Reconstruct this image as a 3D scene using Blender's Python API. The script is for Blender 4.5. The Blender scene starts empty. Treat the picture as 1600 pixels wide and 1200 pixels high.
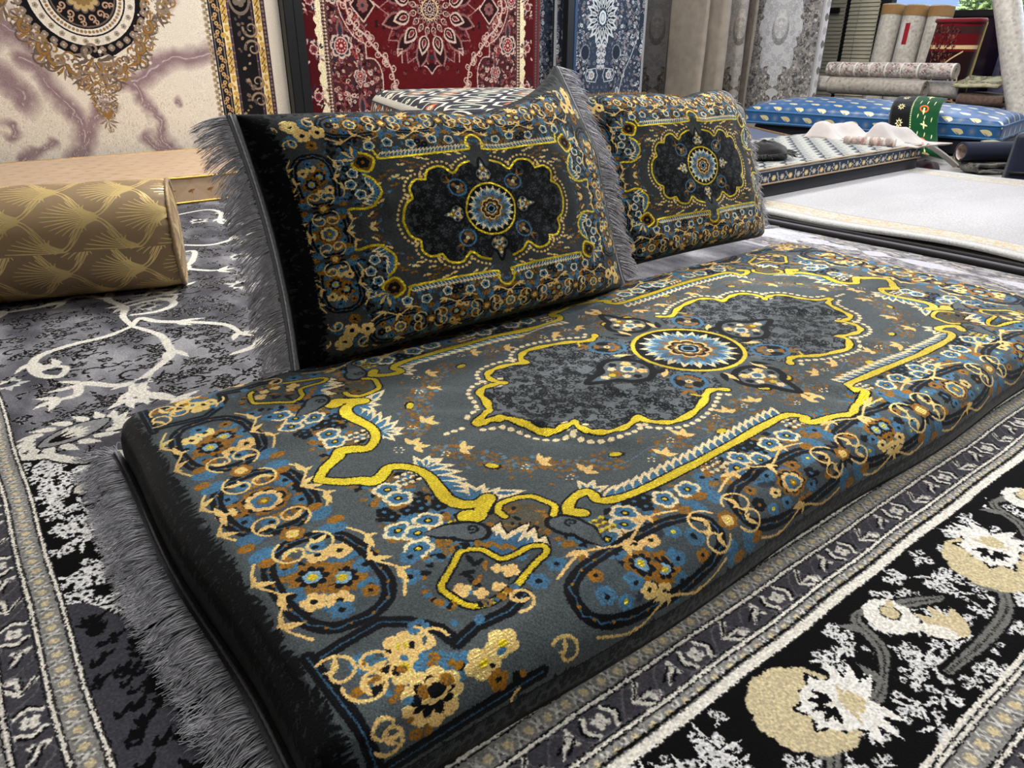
# Rug shop display: a velvet floor-mattress set on a dark Persian rug, other rugs hung and stacked behind.
# Every textile design is drawn by code: motifs are rasterised (in metres on the cloth) into pattern maps.
import numpy as np, math, random
pi = math.pi
def C3(r, g, b): return np.array([r, g, b], np.float32) / 255.0

class Cloth:
    """a flat piece of cloth, x0..x1 by y0..y1 metres, drawn at ppm points per metre"""
    def __init__(s, x0, x1, y0, y1, ppm, base):
        s.x0, s.y0, s.x1, s.y1, s.p = x0, y0, x1, y1, ppm
        s.W = int(round((x1 - x0) * ppm)); s.H = int(round((y1 - y0) * ppm))
        s.a = np.empty((s.H, s.W, 3), np.float32); s.a[:] = base
        s.clip = None
    def win(s, xa, xb, ya, yb, pad=0.0):
        i0 = max(0, int((xa - pad - s.x0) * s.p) - 1); i1 = min(s.W, int((xb + pad - s.x0) * s.p) + 2)
        j0 = max(0, int((ya - pad - s.y0) * s.p) - 1); j1 = min(s.H, int((yb + pad - s.y0) * s.p) + 2)
        if i0 >= i1 or j0 >= j1: return None
        X = (np.arange(i0, i1, dtype=np.float32) + .5) / s.p + s.x0
        Y = (np.arange(j0, j1, dtype=np.float32) + .5) / s.p + s.y0
        return (slice(j0, j1), slice(i0, i1)), X[None, :], Y[:, None]
    def put(s, sl, cov, col):
        if s.clip is not None: cov = cov * s.clip[sl]
        v = s.a[sl]; v += (np.asarray(col, np.float32) - v) * cov[..., None]
    def inside(s, pts, X, Y):
        r = np.zeros(np.broadcast(X, Y).shape, bool)
        n = len(pts)
        for i in range(n):
            xa, ya = pts[i]; xb, yb = pts[(i + 1) % n]
            if ya == yb: continue
            r ^= ((ya > Y) != (yb > Y)) & (X < (xb - xa) * (Y - ya) / (yb - ya) + xa)
        return r
    def poly(s, pts, col):
        xs = [p[0] for p in pts]; ys = [p[1] for p in pts]
        w = s.win(min(xs), max(xs), min(ys), max(ys))
        if w: s.put(w[0], s.inside(pts, w[1], w[2]).astype(np.float32), col)
    def mask(s, pts):
        m = np.zeros((s.H, s.W), np.float32)
        xs = [p[0] for p in pts]; ys = [p[1] for p in pts]
        w = s.win(min(xs), max(xs), min(ys), max(ys))
        if w: m[w[0]] = s.inside(pts, w[1], w[2])
        return m
    def line(s, pts, w, col, closed=False):
        pts = list(pts)
        if closed: pts = pts + [pts[0]]
        n = len(pts)
        ws = w if hasattr(w, '__len__') else [w] * n
        for i in range(n - 1):
            (xa, ya), (xb, yb) = pts[i], pts[i + 1]
            h = max(ws[i], ws[i + 1]) / 2
            q = s.win(min(xa, xb), max(xa, xb), min(ya, yb), max(ya, yb), h + 1 / s.p)
            if not q: continue
            sl, X, Y = q
            dx, dy = xb - xa, yb - ya; L = dx * dx + dy * dy
            t = np.clip(((X - xa) * dx + (Y - ya) * dy) / L, 0, 1) if L > 1e-14 else np.float32(0)
            d = np.hypot(X - xa - t * dx, Y - ya - t * dy)
            hw = (ws[i] + (ws[i + 1] - ws[i]) * t) / 2
            s.put(sl, np.clip(.5 + (hw - d) * s.p, 0, 1), col)
    def disc(s, x, y, r, col, sx=1.0, rot=0.0, n=0, amp=0.0, inner=0.0):
        q = s.win(x - r * max(1, sx), x + r * max(1, sx), y - r * max(1, sx), y + r * max(1, sx))
        if not q: return
        sl, X, Y = q; X = X - x; Y = Y - y
        if rot: X, Y = X * math.cos(rot) + Y * math.sin(rot), Y * math.cos(rot) - X * math.sin(rot)
        d = np.hypot(X / sx, Y)
        R = r
        if n: R = r * (1 - 1.6 * amp + 1.6 * amp * np.abs(np.cos(n * .5 * np.arctan2(Y, X / sx))) ** .55)
        cov = np.clip(.5 + (R - d) * s.p, 0, 1)
        if inner: cov = cov * np.clip(.5 + (d - inner) * s.p, 0, 1)
        s.put(sl, cov, col)
    def rect(s, xa, xb, ya, yb, col):
        w = s.win(xa, xb, ya, yb)
        if w:
            i0 = max(0, int(round((xa - s.x0) * s.p))); i1 = min(s.W, int(round((xb - s.x0) * s.p)))
            j0 = max(0, int(round((ya - s.y0) * s.p))); j1 = min(s.H, int(round((yb - s.y0) * s.p)))
            s.a[j0:j1, i0:i1] = col
    def leaf(s, x, y, ang, L, wd, col, bend=0.0, n=9):
        top, bot = [], []
        for i in range(n + 1):
            t = i / n; h = wd / 2 * math.sin(pi * t ** .75) ** .9 if 0 < t < 1 else 0
            b = bend * L * t * t
            top.append((t * L, b + h)); bot.append((t * L, b - h))
        c, sn = math.cos(ang), math.sin(ang)
        s.poly([(x + c * u - sn * v, y + sn * u + c * v) for u, v in top + bot[::-1]], col)
    def flower(s, x, y, r, col, rim=None, mid=None, n=5, rot=0.0, amp=.16, rimw=.28, sx=1.0):
        if rim is not None: s.disc(x, y, r, rim, sx, rot, n, amp)
        s.disc(x, y, r * (1 - rimw) if rim is not None else r, col, sx, rot, n, amp)
        if mid is not None: s.disc(x, y, r * .27, mid, sx, rot)
    def quad(s, mx=True, my=True):
        a = s.a
        if mx: a = np.concatenate([a[:, ::-1], a], 1)
        if my: a = np.concatenate([a[::-1], a], 0)
        return a

def smooth(pts, k=6, closed=False):
    P = [np.array(p, float) for p in pts]; n = len(P); out = []
    for i in range(n if closed else n - 1):
        if closed: a, b, c, d = P[i - 1], P[i], P[(i + 1) % n], P[(i + 2) % n]
        else: a, b, c, d = P[max(i - 1, 0)], P[i], P[i + 1], P[min(i + 2, n - 1)]
        for j in range(k):
            t = j / k
            q = .5 * (2 * b + (c - a) * t + (2 * a - 5 * b + 4 * c - d) * t * t + (3 * b - a - 3 * c + d) * t ** 3)
            out.append((q[0], q[1]))
    if not closed: out.append(tuple(P[-1]))
    return out
def along(pts, step, start=0.0):
    """points and directions at even spacing along a polyline"""
    out = []; acc = -start
    for (xa, ya), (xb, yb) in zip(pts[:-1], pts[1:]):
        L = math.hypot(xb - xa, yb - ya)
        if L < 1e-9: continue
        while acc <= L:
            if acc >= 0: out.append((xa + (xb - xa) * acc / L, ya + (yb - ya) * acc / L, math.atan2(yb - ya, xb - xa)))
            acc += step
        acc -= L
    return out
def spiral(x, y, ang, R, turns=1.2, hand=1, n=22):
    """a curl that starts at x,y heading along ang and winds in"""
    cx, cy = x - hand * R * math.sin(ang), y + hand * R * math.cos(ang)
    a0 = math.atan2(y - cy, x - cx); out = []
    for i in range(n + 1):
        t = i / n; r = R * (1 - .78 * t); a = a0 + hand * turns * 2 * pi * t
        out.append((cx + r * math.cos(a), cy + r * math.sin(a)))
    return out
def offset(pts, d):
    out = []
    for i, (x, y) in enumerate(pts):
        xa, ya = pts[max(i - 1, 0)]; xb, yb = pts[min(i + 1, len(pts) - 1)]
        L = math.hypot(xb - xa, yb - ya) or 1
        out.append((x - (yb - ya) / L * d, y + (xb - xa) / L * d))
    return out
def ellipse(cx, cy, rx, ry, n=32, rot=0.0, p=2.0):
    o = []
    for i in range(n):
        a = 2 * pi * i / n; c, s = math.cos(a), math.sin(a)
        u = rx * math.copysign(abs(c) ** (2 / p), c); v = ry * math.copysign(abs(s) ** (2 / p), s)
        o.append((cx + u * math.cos(rot) - v * math.sin(rot), cy + u * math.sin(rot) + v * math.cos(rot)))
    return o
def fractal(h, w, cell, seed=0, octaves=4, stretch=1.0):
    """smooth value noise, 0..1, cell in pixels"""
    rng = np.random.RandomState(seed); out = np.zeros((h, w), np.float32); amp = 1; tot = 0
    for o in range(octaves):
        cx = max(2.0, cell * stretch / 2 ** o); cy = max(2.0, cell / 2 ** o)
        gw, gh = int(w / cx) + 3, int(h / cy) + 3
        g = rng.rand(gh, gw).astype(np.float32)
        x = np.arange(w) / cx; y = np.arange(h) / cy
        xi = x.astype(int); yi = y.astype(int); fx = x - xi; fy = y - yi
        fx = (fx * fx * (3 - 2 * fx))[None]; fy = (fy * fy * (3 - 2 * fy))[:, None]
        v = (g[yi][:, xi] * (1 - fx) + g[yi][:, xi + 1] * fx) * (1 - fy) + (g[yi + 1][:, xi] * (1 - fx) + g[yi + 1][:, xi + 1] * fx) * fy
        out += amp * v; tot += amp; amp *= .55
    return out / tot
def weave(a, cell=2, amt=2.0, var=.16, seed=1):
    """tuft the drawing: ragged yarn edges and yarn-to-yarn colour change"""
    h, w = a.shape[:2]; rng = np.random.RandomState(seed)
    def cells(lo, hi):
        g = rng.uniform(lo, hi, (h // cell + 1, w // cell + 1)).astype(np.float32)
        return np.repeat(np.repeat(g, cell, 0), cell, 1)[:h, :w]
    J = np.clip(np.arange(h)[:, None] + np.rint(cells(-amt, amt)).astype(int), 0, h - 1); I = np.clip(np.arange(w)[None] + np.rint(cells(-amt, amt)).astype(int), 0, w - 1)
    return a[J, I] * cells(1 - var, 1 + var)[..., None]
def stipple(a, ground, cols, p=.26, tol=.10, cell=2, seed=3):
    """shaded areas are tufted in two yarns: let the ground yarn show through the given colours"""
    h, w = a.shape[:2]; rng = np.random.RandomState(seed)
    g = rng.rand(h // cell + 1, w // cell + 1); g = np.repeat(np.repeat(g, cell, 0), cell, 1)[:h, :w] < p
    for c in cols:
        m = g & (np.abs(a - c).max(-1) < tol); a[m] = a[m] * .25 + np.asarray(ground) * .75
    return a
def mix(a, b, t): return a + (b - a) * t[..., None]

# ---------------------------------------------------------------- palette of the velvet set
GREY = C3(82, 90, 93); GREYL = C3(104, 111, 115); INK = C3(9, 11, 16); BLUE = C3(70, 122, 160); BLUEL = C3(130, 172, 200)
GOLD = C3(252, 208, 132); OCHRE = C3(164, 108, 24); YEL = C3(232, 205, 40); CREAM = C3(250, 226, 178)

def vine_tip(c, x, y, ang, L, col):
    c.leaf(x, y, ang, L, L * .46, col, .45); c.leaf(x, y, ang + 2.3, L * .5, L * .26, col, -.4); c.disc(x, y, L * .2, col)
def flames(c, path, side, step, L, wd, lean, base=True):
    """little tongues of blue edged with cream along a line"""
    P = along(path, step)
    for k in (0, 1):
        for x, y, a in P:
            b = a + side * (pi / 2 - lean)
            if k == 0: c.leaf(x - .1 * L * math.cos(b), y - .1 * L * math.sin(b), b, L, wd, CREAM, side * -.22)
            else: c.leaf(x, y, b, L * .66, wd * .56, BLUE, side * -.22)
def yarn(c, pts, w, edge=True):
    if edge: c.line(pts, (np.array(w) + .005) if hasattr(w, '__len__') else w + .005, INK)
    c.line(pts, w, YEL)
def dots(c, path, step, r, col, sx=1.3):
    for x, y, a in along(path, step): c.disc(x, y, r, col, sx, a)
def scribble(c, rnd, xa, xb, ya, yb, n, R, w, col, ok=None):
    """fine dark tracery: curls, buds and small blossoms"""
    for i in range(n):
        x, y = rnd.uniform(xa, xb), rnd.uniform(ya, yb)
        if ok and not ok(x, y): continue
        r = R * rnd.uniform(.6, 1.2); a = rnd.uniform(0, 2 * pi)
        if rnd.random() < .55:
            c.line(spiral(x, y, a, r, rnd.uniform(.7, 1.2), rnd.choice((-1, 1)), 14), w, col)
            c.leaf(x, y, a + pi + .5, r * 1.1, r * .4, col)
        else:
            c.disc(x, y, r * .8, col, 1, a, 5, .2, r * .42); c.disc(x, y, r * .2, col)
            c.line([(x + r * math.cos(a), y + r * math.sin(a)), (x + 2 * r * math.cos(a + .4), y + 2 * r * math.sin(a + .4))], w, col)
def posy(c, rnd, x, y, s, kind=0):
    """bunch of blossoms that fills a cartouche; kind 0 has the twin ochre flower"""
    def f(dx, dy, r, *a, **k): c.flower(x + dx * s, y + dy * s, r * s, *a, rot=rnd.uniform(0, 6), **k)
    for i in range(16):
        a = rnd.uniform(0, 2 * pi); d = rnd.uniform(.35, .95)
        c.disc(x + d * s * math.cos(a), y + d * s * math.sin(a), s * rnd.uniform(.07, .15), [BLUE, OCHRE, INK, BLUE, C3(50, 60, 70)][i % 5], 1.3, a, 5, .2)
    if kind == 0:
        for dx, dy in ((-.18, .16), (.2, -.14)):
            f(dx, dy, .42, OCHRE, n=9, amp=.14); f(dx, dy, .27, INK, n=8, amp=.25); f(dx, dy, .16, BLUEL, n=6, amp=.1); f(dx, dy, .09, YEL)
        for dx, dy, q in ((.42, .42, GOLD), (.08, .62, GOLD), (-.45, -.5, GOLD), (-.1, -.62, GOLD), (.62, .1, BLUE), (-.62, .1, BLUE), (.45, -.62, BLUE), (-.45, .62, BLUE)):
            f(dx, dy, .22, q, mid=YEL if q is GOLD else INK, n=5, amp=.16)
            if q is GOLD: f(dx, dy, .06, INK)
    else:
        f(.02, -.02, .5, OCHRE, n=8, amp=.12); f(.02, -.02, .42, INK, n=8, amp=.2); f(.02, 0, .36, GOLD, n=8, amp=.12); f(.02, 0, .25, BLUE, n=6, amp=.12); f(.02, 0, .13, OCHRE); f(.02, 0, .06, YEL)
        for dx, dy, q in ((.55, .45, BLUE), (-.55, .4, BLUE), (.5, -.5, BLUE), (-.5, -.45, OCHRE), (0, .7, OCHRE), (0, -.72, INK), (.72, 0, GOLD), (-.72, 0, INK)):
            f(dx, dy, .2, q, mid=INK if q is not INK else BLUE, n=5, amp=.18)
def cartouche(c, rnd, cx, cy, rx, ry, kind, w=.017):
    E = ellipse(cx, cy, rx, ry, 40, p=2.7)
    c.poly(E, C3(78, 88, 93)); posy(c, rnd, cx, cy, min(rx, ry) * .98 if max(rx, ry) < 1.3 * min(rx, ry) else min(rx, ry) * 1.28, kind)
    if rx > 1.3 * ry:
        for sg in (-1, 1):
            c.flower(cx + sg * rx * .68, cy + .1 * ry * sg, ry * .3, [BLUE, INK][kind], None, INK if not kind else OCHRE, 6, .4); c.flower(cx + sg * rx * .62, cy - .5 * ry * sg, ry * .24, OCHRE, None, INK, 5, .4); c.flower(cx + sg * rx * .52, cy + .52 * ry * sg, ry * .26, BLUE, None, YEL, 6)
    if ry > 1.3 * rx:
        for sg in (-1, 1):
            c.flower(cx + .2 * rx * sg, cy + sg * ry * .7, rx * .26, BLUE, None, INK, 6, .4); c.flower(cx - .5 * rx * sg, cy + sg * ry * .6, rx * .2, OCHRE, None, INK, 5, .4)
    c.line(E, w, INK, True)
    W = [(cx + (x - cx) * (1 + .03 * math.sin(i * 1.9)), cy + (y - cy) * (1 + .03 * math.sin(i * 1.9))) for i, (x, y) in enumerate(E)]
    c.line(W, .0022, C3(58, 96, 124), True)
    for x, y, a in along(E, .026): c.disc(x, y, .0022, OCHRE)
def curl(c, rnd, x, y, ang, R, hand, w=.0042):
    P = spiral(x, y, ang, R, .95, hand, 24)
    c.line(P, w, GOLD); (xa, ya), (xb, yb) = P[-3], P[-1]
    vine_tip(c, xb, yb, math.atan2(yb - ya, xb - xa), R * .75, GOLD)
def border(c, rnd, U, V, chain_u, chain_v, w=.017):
    """the band of cartouches; chain_u: (centre, half length, kind) along the long side at v=V, chain_v the same along u=U"""
    for t, h, k in chain_u: cartouche(c, rnd, t, V, h, .045 * w / .017, k, w)
    for t, h, k in chain_v: cartouche(c, rnd, U, t, .055 * w / .017, h, k, w)
    def wave(f, a, b, n, amp, ph):
        return smooth([f(a + (b - a) * i / n, amp * math.sin(ph + i * pi)) for i in range(n + 1)], 5)
    s = w / .017
    for chain, horiz, O in ((chain_u, True, V), (chain_v, False, U)):
        half = (.052 if horiz else .062) * s
        for t, h, k in chain:
            for sg in (-1, 1):
                f = lambda q, d: (q, O + sg * (half + d)) if horiz else (O + sg * (half + d), q)
                m = 4
                P = smooth([f(t - h * .95 + 1.9 * h * i / m, .0095 * s * (1 if i % 2 else -.9)) for i in range(m + 1)], 5)
                c.line(P, .0038 * s, GOLD)
                for i in range(1, m):
                    x, y, = P[i * 5]; a = (0 if horiz else pi / 2) + (1 if i % 2 else -1) * sg * .6
                    vine_tip(c, x, y, a, .024 * s, GOLD)
        for (t, h, k), (t2, h2, k2) in zip(chain[:-1], chain[1:]):
            j = ((t + h) + (t2 - h2)) / 2
            x, y = (j, O) if horiz else (O, j)
            c.flower(x, y, .016 * s, OCHRE, None, None, 6); c.flower(x, y, .009 * s, GOLD, None, YEL, 4, .4)
            for sg in (-1, 1):
                for dr in (-1, 1):
                    R = .026 * s
                    p = (j + dr * .012 * s, O + sg * .02 * s) if horiz else (O + sg * .022 * s, j + dr * .012 * s)
                    a = (pi / 2 * sg if horiz else (0 if sg > 0 else pi)) - dr * .3 * (sg if horiz else -sg)
                    hd = -dr * sg if horiz else dr * sg
                    c.disc(p[0] + R * .9 * math.cos(a), p[1] + R * .9 * math.sin(a), .012 * s, BLUE, 1.5, a); c.disc(p[0] + R * 1.3 * math.cos(a + .5), p[1] + R * 1.3 * math.sin(a + .5), .008 * s, OCHRE, 1.4)
                    curl(c, rnd, p[0], p[1], a, R, hd, .0036 * s)
def dark_band(c, rnd, xa, xb, ya, yb, horiz):
    """black-on-grey cut pile tracery next to the hem"""
    c.rect(xa, xb, ya, yb, C3(50, 57, 60))
    A = (xb - xa) * (yb - ya)
    for i in range(int(A * (15000 if horiz else 42000))):
        x, y = rnd.uniform(xa, xb), rnd.uniform(ya, yb)
        a = (pi / 2 if horiz else 0) + rnd.uniform(-.7, .7) + .5 * math.sin((x if horiz else y) * 60)
        L = rnd.uniform(.012, .022)
        c.leaf(x - .5 * L * math.cos(a), y - .5 * L * math.sin(a), a, L, .0052, INK, rnd.uniform(-.4, .4), 6)
def rosette(c, rnd, R, rv):
    sx = R / rv
    c.disc(0, 0, rv, YEL, sx); c.disc(0, 0, rv * .925, INK, sx)
    for k, (n, ra, L, wd, col) in enumerate(((20, .3, .56, .2, CREAM), (20, .3, .47, .14, BLUEL), (10, .2, .52, .24, BLUE), (10, .25, .42, .14, C3(110, 125, 135)), (10, .3, .26, .1, OCHRE))):
        for i in range(n):
            a = 2 * pi * (i + .5 * (k % 2)) / n
            x, y = ra * R * math.cos(a), ra * rv * math.sin(a)
            c.leaf(x, y, math.atan2(rv * math.sin(a), R * math.cos(a)), L * rv * 1.05, wd * rv, col)
    for r, col, n in ((.42, GOLD, 8), (.36, INK, 8), (.3, OCHRE, 8), (.24, CREAM, 8), (.2, INK, 4), (.15, BLUEL, 4), (.1, INK, 4)): c.disc(0, 0, rv * r, col, sx, 0, n, .14)
def palmette_side(c, x, y, ang, L, W):
    """pointed leaf on the axes of the medallion"""
    ca, sa = math.cos(ang), math.sin(ang)
    T = lambda u, v: (x + ca * u - sa * v, y + sa * u + ca * v)
    S = [(0, 0), (.08, .6), (.3, 1), (.52, .8), (.62, .42), (.8, .3), (1, 0), (.8, -.3), (.62, -.42), (.52, -.8), (.3, -1), (.08, -.6)]
    P = smooth([T(u * L, v * W / 2) for u, v in S], 4, True)
    c.poly(P, C3(100, 108, 110)); c.line(P, W * .13, INK, True)
    for u, v, r, col in ((.2, .4, .13, GOLD), (.2, -.4, .13, GOLD), (.36, .62, .1, INK), (.36, -.62, .1, INK), (.3, 0, .2, CREAM), (.3, 0, .12, BLUE), (.52, 0, .16, OCHRE), (.58, 0, .09, YEL), (.46, .38, .1, CREAM), (.46, -.38, .1, CREAM), (.7, 0, .11, CREAM), (.8, 0, .07, BLUE), (.12, .2, .06, INK), (.12, -.2, .06, INK)):
        q = T(u * L, v * W / 2); c.flower(q[0], q[1], r * W * .8, col, n=5, amp=.22, rot=u * 9)
def blue_boss(c, x, y, r, ang):
    c.disc(x, y, r, BLUE, 1.15, ang, 0, 0, r * .8); c.disc(x, y, r * .7, OCHRE, 1.1, ang, 6, .2); c.disc(x, y, r * .48, C3(90, 100, 106), 1, ang, 5, .2)
    for k in (-1, 1): c.disc(x + r * .5 * math.cos(ang + k), y + r * .5 * math.sin(ang + k), r * .24, INK, 1.5, ang); c.leaf(x + r * math.cos(ang), y + r * math.sin(ang), ang + k * .5, r * .9, r * .25, OCHRE)
    c.flower(x, y, r * .22, GOLD, None, INK)

def design_mattress():
    rnd = random.Random(4); U1, V1 = 1.09, .55
    c = Cloth(0, U1, 0, V1, 1250, GREY)
    # ---- medallion lobes
    lobe = [(.095, .165), (.107, .154), (.126, .15), (.16, .168), (.2, .182), (.247, .188), (.273, .18), (.291, .16), (.290, .142), (.311, .149), (.343, .154), (.37, .15), (.388, .135), (.392, .112), (.383, .092), (.4, .097), (.425, .096), (.444, .08), (.452, .05), (.466, .022), (.482, .01), (.506, .002)]
    L = []
    for a, b in ((0, 8), (8, 14), (14, 21)): L += smooth(lobe[a:b + 1], 5)
    inner = L + [(.5, -.01), (.03, -.01), (.07, .12)]
    c.poly(inner, GREYL)
    c.clip = c.mask(inner)
    scribble(c, rnd, .06, .5, 0, .19, 620, .0085, .0019, INK)
    c.clip = None
    P = [p for p in offset(L, .0195)]
    dots(c, P, .0155, .0046, CREAM)
    for i in range(3): c.disc(.535 + .014 * i, .0, .0045, CREAM, 1.3)
    W = [.012 + .003 * math.sin(i * .9) for i in range(len(L))]
    yarn(c, L, W)
    # ---- garland between medallion and frame
    G = smooth([(.615, -.02), (.585, .05), (.54, .12), (.47, .19), (.37, .225), (.27, .238), (.18, .235), (.12, .215), (.06, .2), (0, .262)], 8)
    for x, y, a in along(G, .0013):
        d = rnd.gauss(0, .014); q = (x - math.sin(a) * d, y + math.cos(a) * d)
        if math.sin((x + y) * 60) > -.5: c.disc(q[0], q[1], rnd.uniform(.002, .0036), C3(148, 98, 28) if rnd.random() < .78 else C3(100, 128, 146), 1.4, rnd.uniform(0, 3))
    c.line([(x, y + .012 * math.sin(i * .5)) for i, (x, y) in enumerate(G)], .0014, C3(88, 128, 158))
    for i, (x, y, a) in enumerate(along(G, .062, -.02)):
        k = 1 if i % 2 else -1
        q = (x - math.sin(a) * .014 * k, y + math.cos(a) * .014 * k)
        if i % 3 != 2:
            for d in range(3): c.leaf(q[0], q[1], a + d * 1.1 - .6, .022, .011, GOLD, .2)
            for d in range(5): c.disc(q[0] + .02 + .006 * (d % 3), q[1] + .005 * (d // 2) - .005, .0018, CREAM)
        else:
            c.disc(q[0], q[1], .0085, INK, 1.7, a, 8, .2); c.disc(q[0], q[1] - .002, .006, YEL, 1.7, a)
    # ---- centre
    palmette_side(c, .124, 0, 0, .145, .105); palmette_side(c, 0, .122, pi / 2, .122, .1)
    for a in (.35, 1.22):
        c.leaf(.12 * math.cos(a), .12 * math.sin(a), a + .3, .04, .014, GOLD); c.leaf(.12 * math.cos(a), .12 * math.sin(a), a - .3, .04, .014, INK)
    blue_boss(c, .121, .103, .034, .72); c.line([(.16, .14), (.15, .155), (.135, .15)], .004, YEL)
    rosette(c, rnd, .114, .11)
    # ---- field of little flowers outside the yellow frame
    arm = [(.773, 0), (.752, .022), (.727, .038), (.715, .05), (.698, .044), (.679, .033), (.656, .053), (.648, .083), (.653, .117), (.657, .146), (.649, .168), (.631, .178), (.613, .173), (.612, .18), (.630, .19), (.648, .203), (.663, .2), (.661, .19), (.652, .19)]
    front = [(.545, .269), (.538, .281), (.553, .268), (.537, .253), (.519, .246), (.501, .247), (.500, .258), (.504, .27), (.491, .281), (.454, .288), (.359, .289), (.244, .285), (.143, .279), (.1, .279), (.082, .287), (.074, .303), (.087, .307), (.076, .32), (.035, .328), (0, .343)]
    A = smooth(arm, 5); F = smooth(front, 5)
    for i in range(520):
        if i % 2: x, y = rnd.uniform(.66, .76), rnd.uniform(.04, .25)
        else: x, y = rnd.uniform(.02, .6), rnd.uniform(.296, .345)
        if i % 2 and x > .755 - .1 * abs(y - .13): continue
        c.disc(x, y, rnd.uniform(.002, .0055), [BLUE, OCHRE, BLUE, INK, C3(120, 95, 50)][i % 5], 1.6, rnd.uniform(0, 3), 4, .2)
    for x, y in ((.725, .1), (.68, .17), (.72, .15), (.7, .225), (.67, .225), (.735, .235), (.35, .318), (.22, .33), (.1, .335), (.46, .33), (.575, .31), (.3, .34), (.15, .34)):
        c.flower(x, y, .0145, BLUE, None, INK, 6, x * 9, .2)
        for k in range(4): c.disc(x + rnd.uniform(-.03, .03), y + rnd.uniform(-.02, .02), .006, [BLUE, OCHRE][k % 2], 1.5, k)
    for x, y in ((.738, .122), (.735, .137), (.712, .137), (.696, .144), (.675, .153), (.690, .128), (.253, .296), (.236, .303), (.219, .314), (.214, .3), (.488, .294), (.468, .302), (.452, .304), (.464, .319)):
        c.flower(x, y, .0115, INK, None, BLUE, 5, x * 31, .2)
    for x, y in ((.710, .08), (.708, .106), (.703, .172), (.743, .167), (.727, .187), (.742, .213), (.150, .319), (.193, .318), (.266, .318), (.243, .337), (.292, .333), (.389, .325), (.431, .322), (.496, .313), (.515, .330), (.551, .337)):
        c.disc(x + .004, y + .006, .0165, OCHRE, 1.1, .5, 5, .2)
        c.flower(x, y, .0185, BLUE, CREAM, INK, 5, x * 17, .17, .3, 1.15); c.disc(x, y, .003, YEL)
    for cx, cy, col in ((.668, .072, CREAM), (.69, .205, YEL), (.311, .306, CREAM), (.544, .313, YEL), (.1, .3, CREAM)):
        for i in range(4):
            for j in range(3): c.disc(cx + .011 * (i - 1.5) + .005 * (j % 2), cy + .011 * (j - 1), .0036, col, 1.3, .4); c.disc(cx + .011 * (i - 1.5) + .004, cy + .011 * (j - 1) + .003, .0025, C3(120, 80, 30))
    flames(c, A[30:64], 1, .0135, .056, .0215, .3)
    flames(c, F[8 * 5:13 * 5], 1, .0165, .042, .0215, .4)
    for x, y, a in ((.618, .172, 2.6), (.502, .25, -2.6), (.642, .06, -2.4)):
        for d in (-.7, 0, .7): c.leaf(x, y, a + d, .034, .014, CREAM); c.leaf(x, y, a + d, .022, .007, BLUE)
    yarn(c, A, [.014 + .006 * math.sin(i / len(A) * 3 * pi) ** 2 for i in range(len(A))])
    yarn(c, F, [.012 + .003 * math.sin(i * .35) ** 2 for i in range(len(F))])
    # ---- corner palmette
    ca, sa = math.cos(.62), math.sin(.62)
    ux, uy = math.cos(3.80), math.sin(3.80); px, py = -uy, ux          # axis towards the field, and across it
    c.poly([(.652 + ux * .09 - px * .03, .273 + uy * .09 - py * .03), (.652 + ux * .09 + px * .03, .273 + uy * .09 + py * .03), (.652 + px * .045, .273 + py * .045), (.652 - px * .045, .273 - py * .045)], C3(88, 86, 72))
    for i in range(60):
        g, k = rnd.uniform(0, .085), rnd.uniform(-.04, .04); c.disc(.652 + ux * g + px * k, .273 + uy * g + py * k, rnd.uniform(.002, .005), [OCHRE, C3(110, 84, 40), INK][i % 3], 1.6, i)
    for q, col, L, wd in ((0, INK, .062, .026), (1, CREAM, .058, .022), (2, BLUE, .040, .012)):
        for k in range(7):
            d = (k - 3) * .0135; sp = (k - 3) * .17
            c.leaf(.656 + px * d - ux * .006, .276 + py * d - uy * .006, 3.80 - sp * (1 if k % 2 else .6), (L - .004 * abs(k - 3)) * (1.0 if k % 2 else .8), wd, col, .25 * (1 if k > 3 else -1))
    c.poly(ellipse(.656, .278, .048, .014, 20, 3.80 + pi / 2), C3(56, 104, 146)); c.line(smooth([(.656 + px * k * .01, .278 + py * k * .01 + (.006 if k % 2 else -.006)) for k in range(-4, 5)], 4), .006, OCHRE)
    for x, y, a, hd in ((.676, .222, 2.3, 1), (.572, .287, 5.2, -1)):
        for w_, col in ((.036, INK), (.026, C3(92, 100, 104))):
            c.disc(x, y, w_ / 2 + .004, col, 1.35, a); c.leaf(x, y, a + pi, .055, w_, col, .3 * hd)
        c.line(spiral(x, y + .004, a, .009, 1.1, hd, 14), .0035, INK)
    top = smooth([(.622, .225), (.621, .21), (.608, .198), (.585, .2), (.567, .209), (.56, .228), (.557, .246), (.571, .26)], 5)
    yarn(c, top, .009)
    cup = smooth([(.622, .3), (.637, .292), (.656, .293), (.675, .290), (.68, .277), (.684, .262), (.696, .252), (.708, .25), (.725, .263), (.744, .276), (.757, .287), (.757, .303), (.751, .327), (.741, .336), (.725, .34), (.707, .338), (.688, .335), (.672, .328), (.645, .318), (.626, .312)], 5, True)
    c.poly(cup, C3(74, 80, 82))
    c.clip = c.mask(cup)
    for i in range(26): c.leaf(rnd.uniform(.64, .75), rnd.uniform(.26, .34), rnd.uniform(0, 6), .02, .008, [INK, BLUE, OCHRE, INK][i % 4], .3)
    c.clip = None
    for x, y, r in ((.742, .305, .012), (.728, .322, .009), (.707, .326, .009), (.68, .312, .012), (.69, .3, .008)): c.flower(x, y, r, GOLD, n=4, amp=.25, rot=x * 40)
    yarn(c, cup + [cup[0]], .0075)
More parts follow.
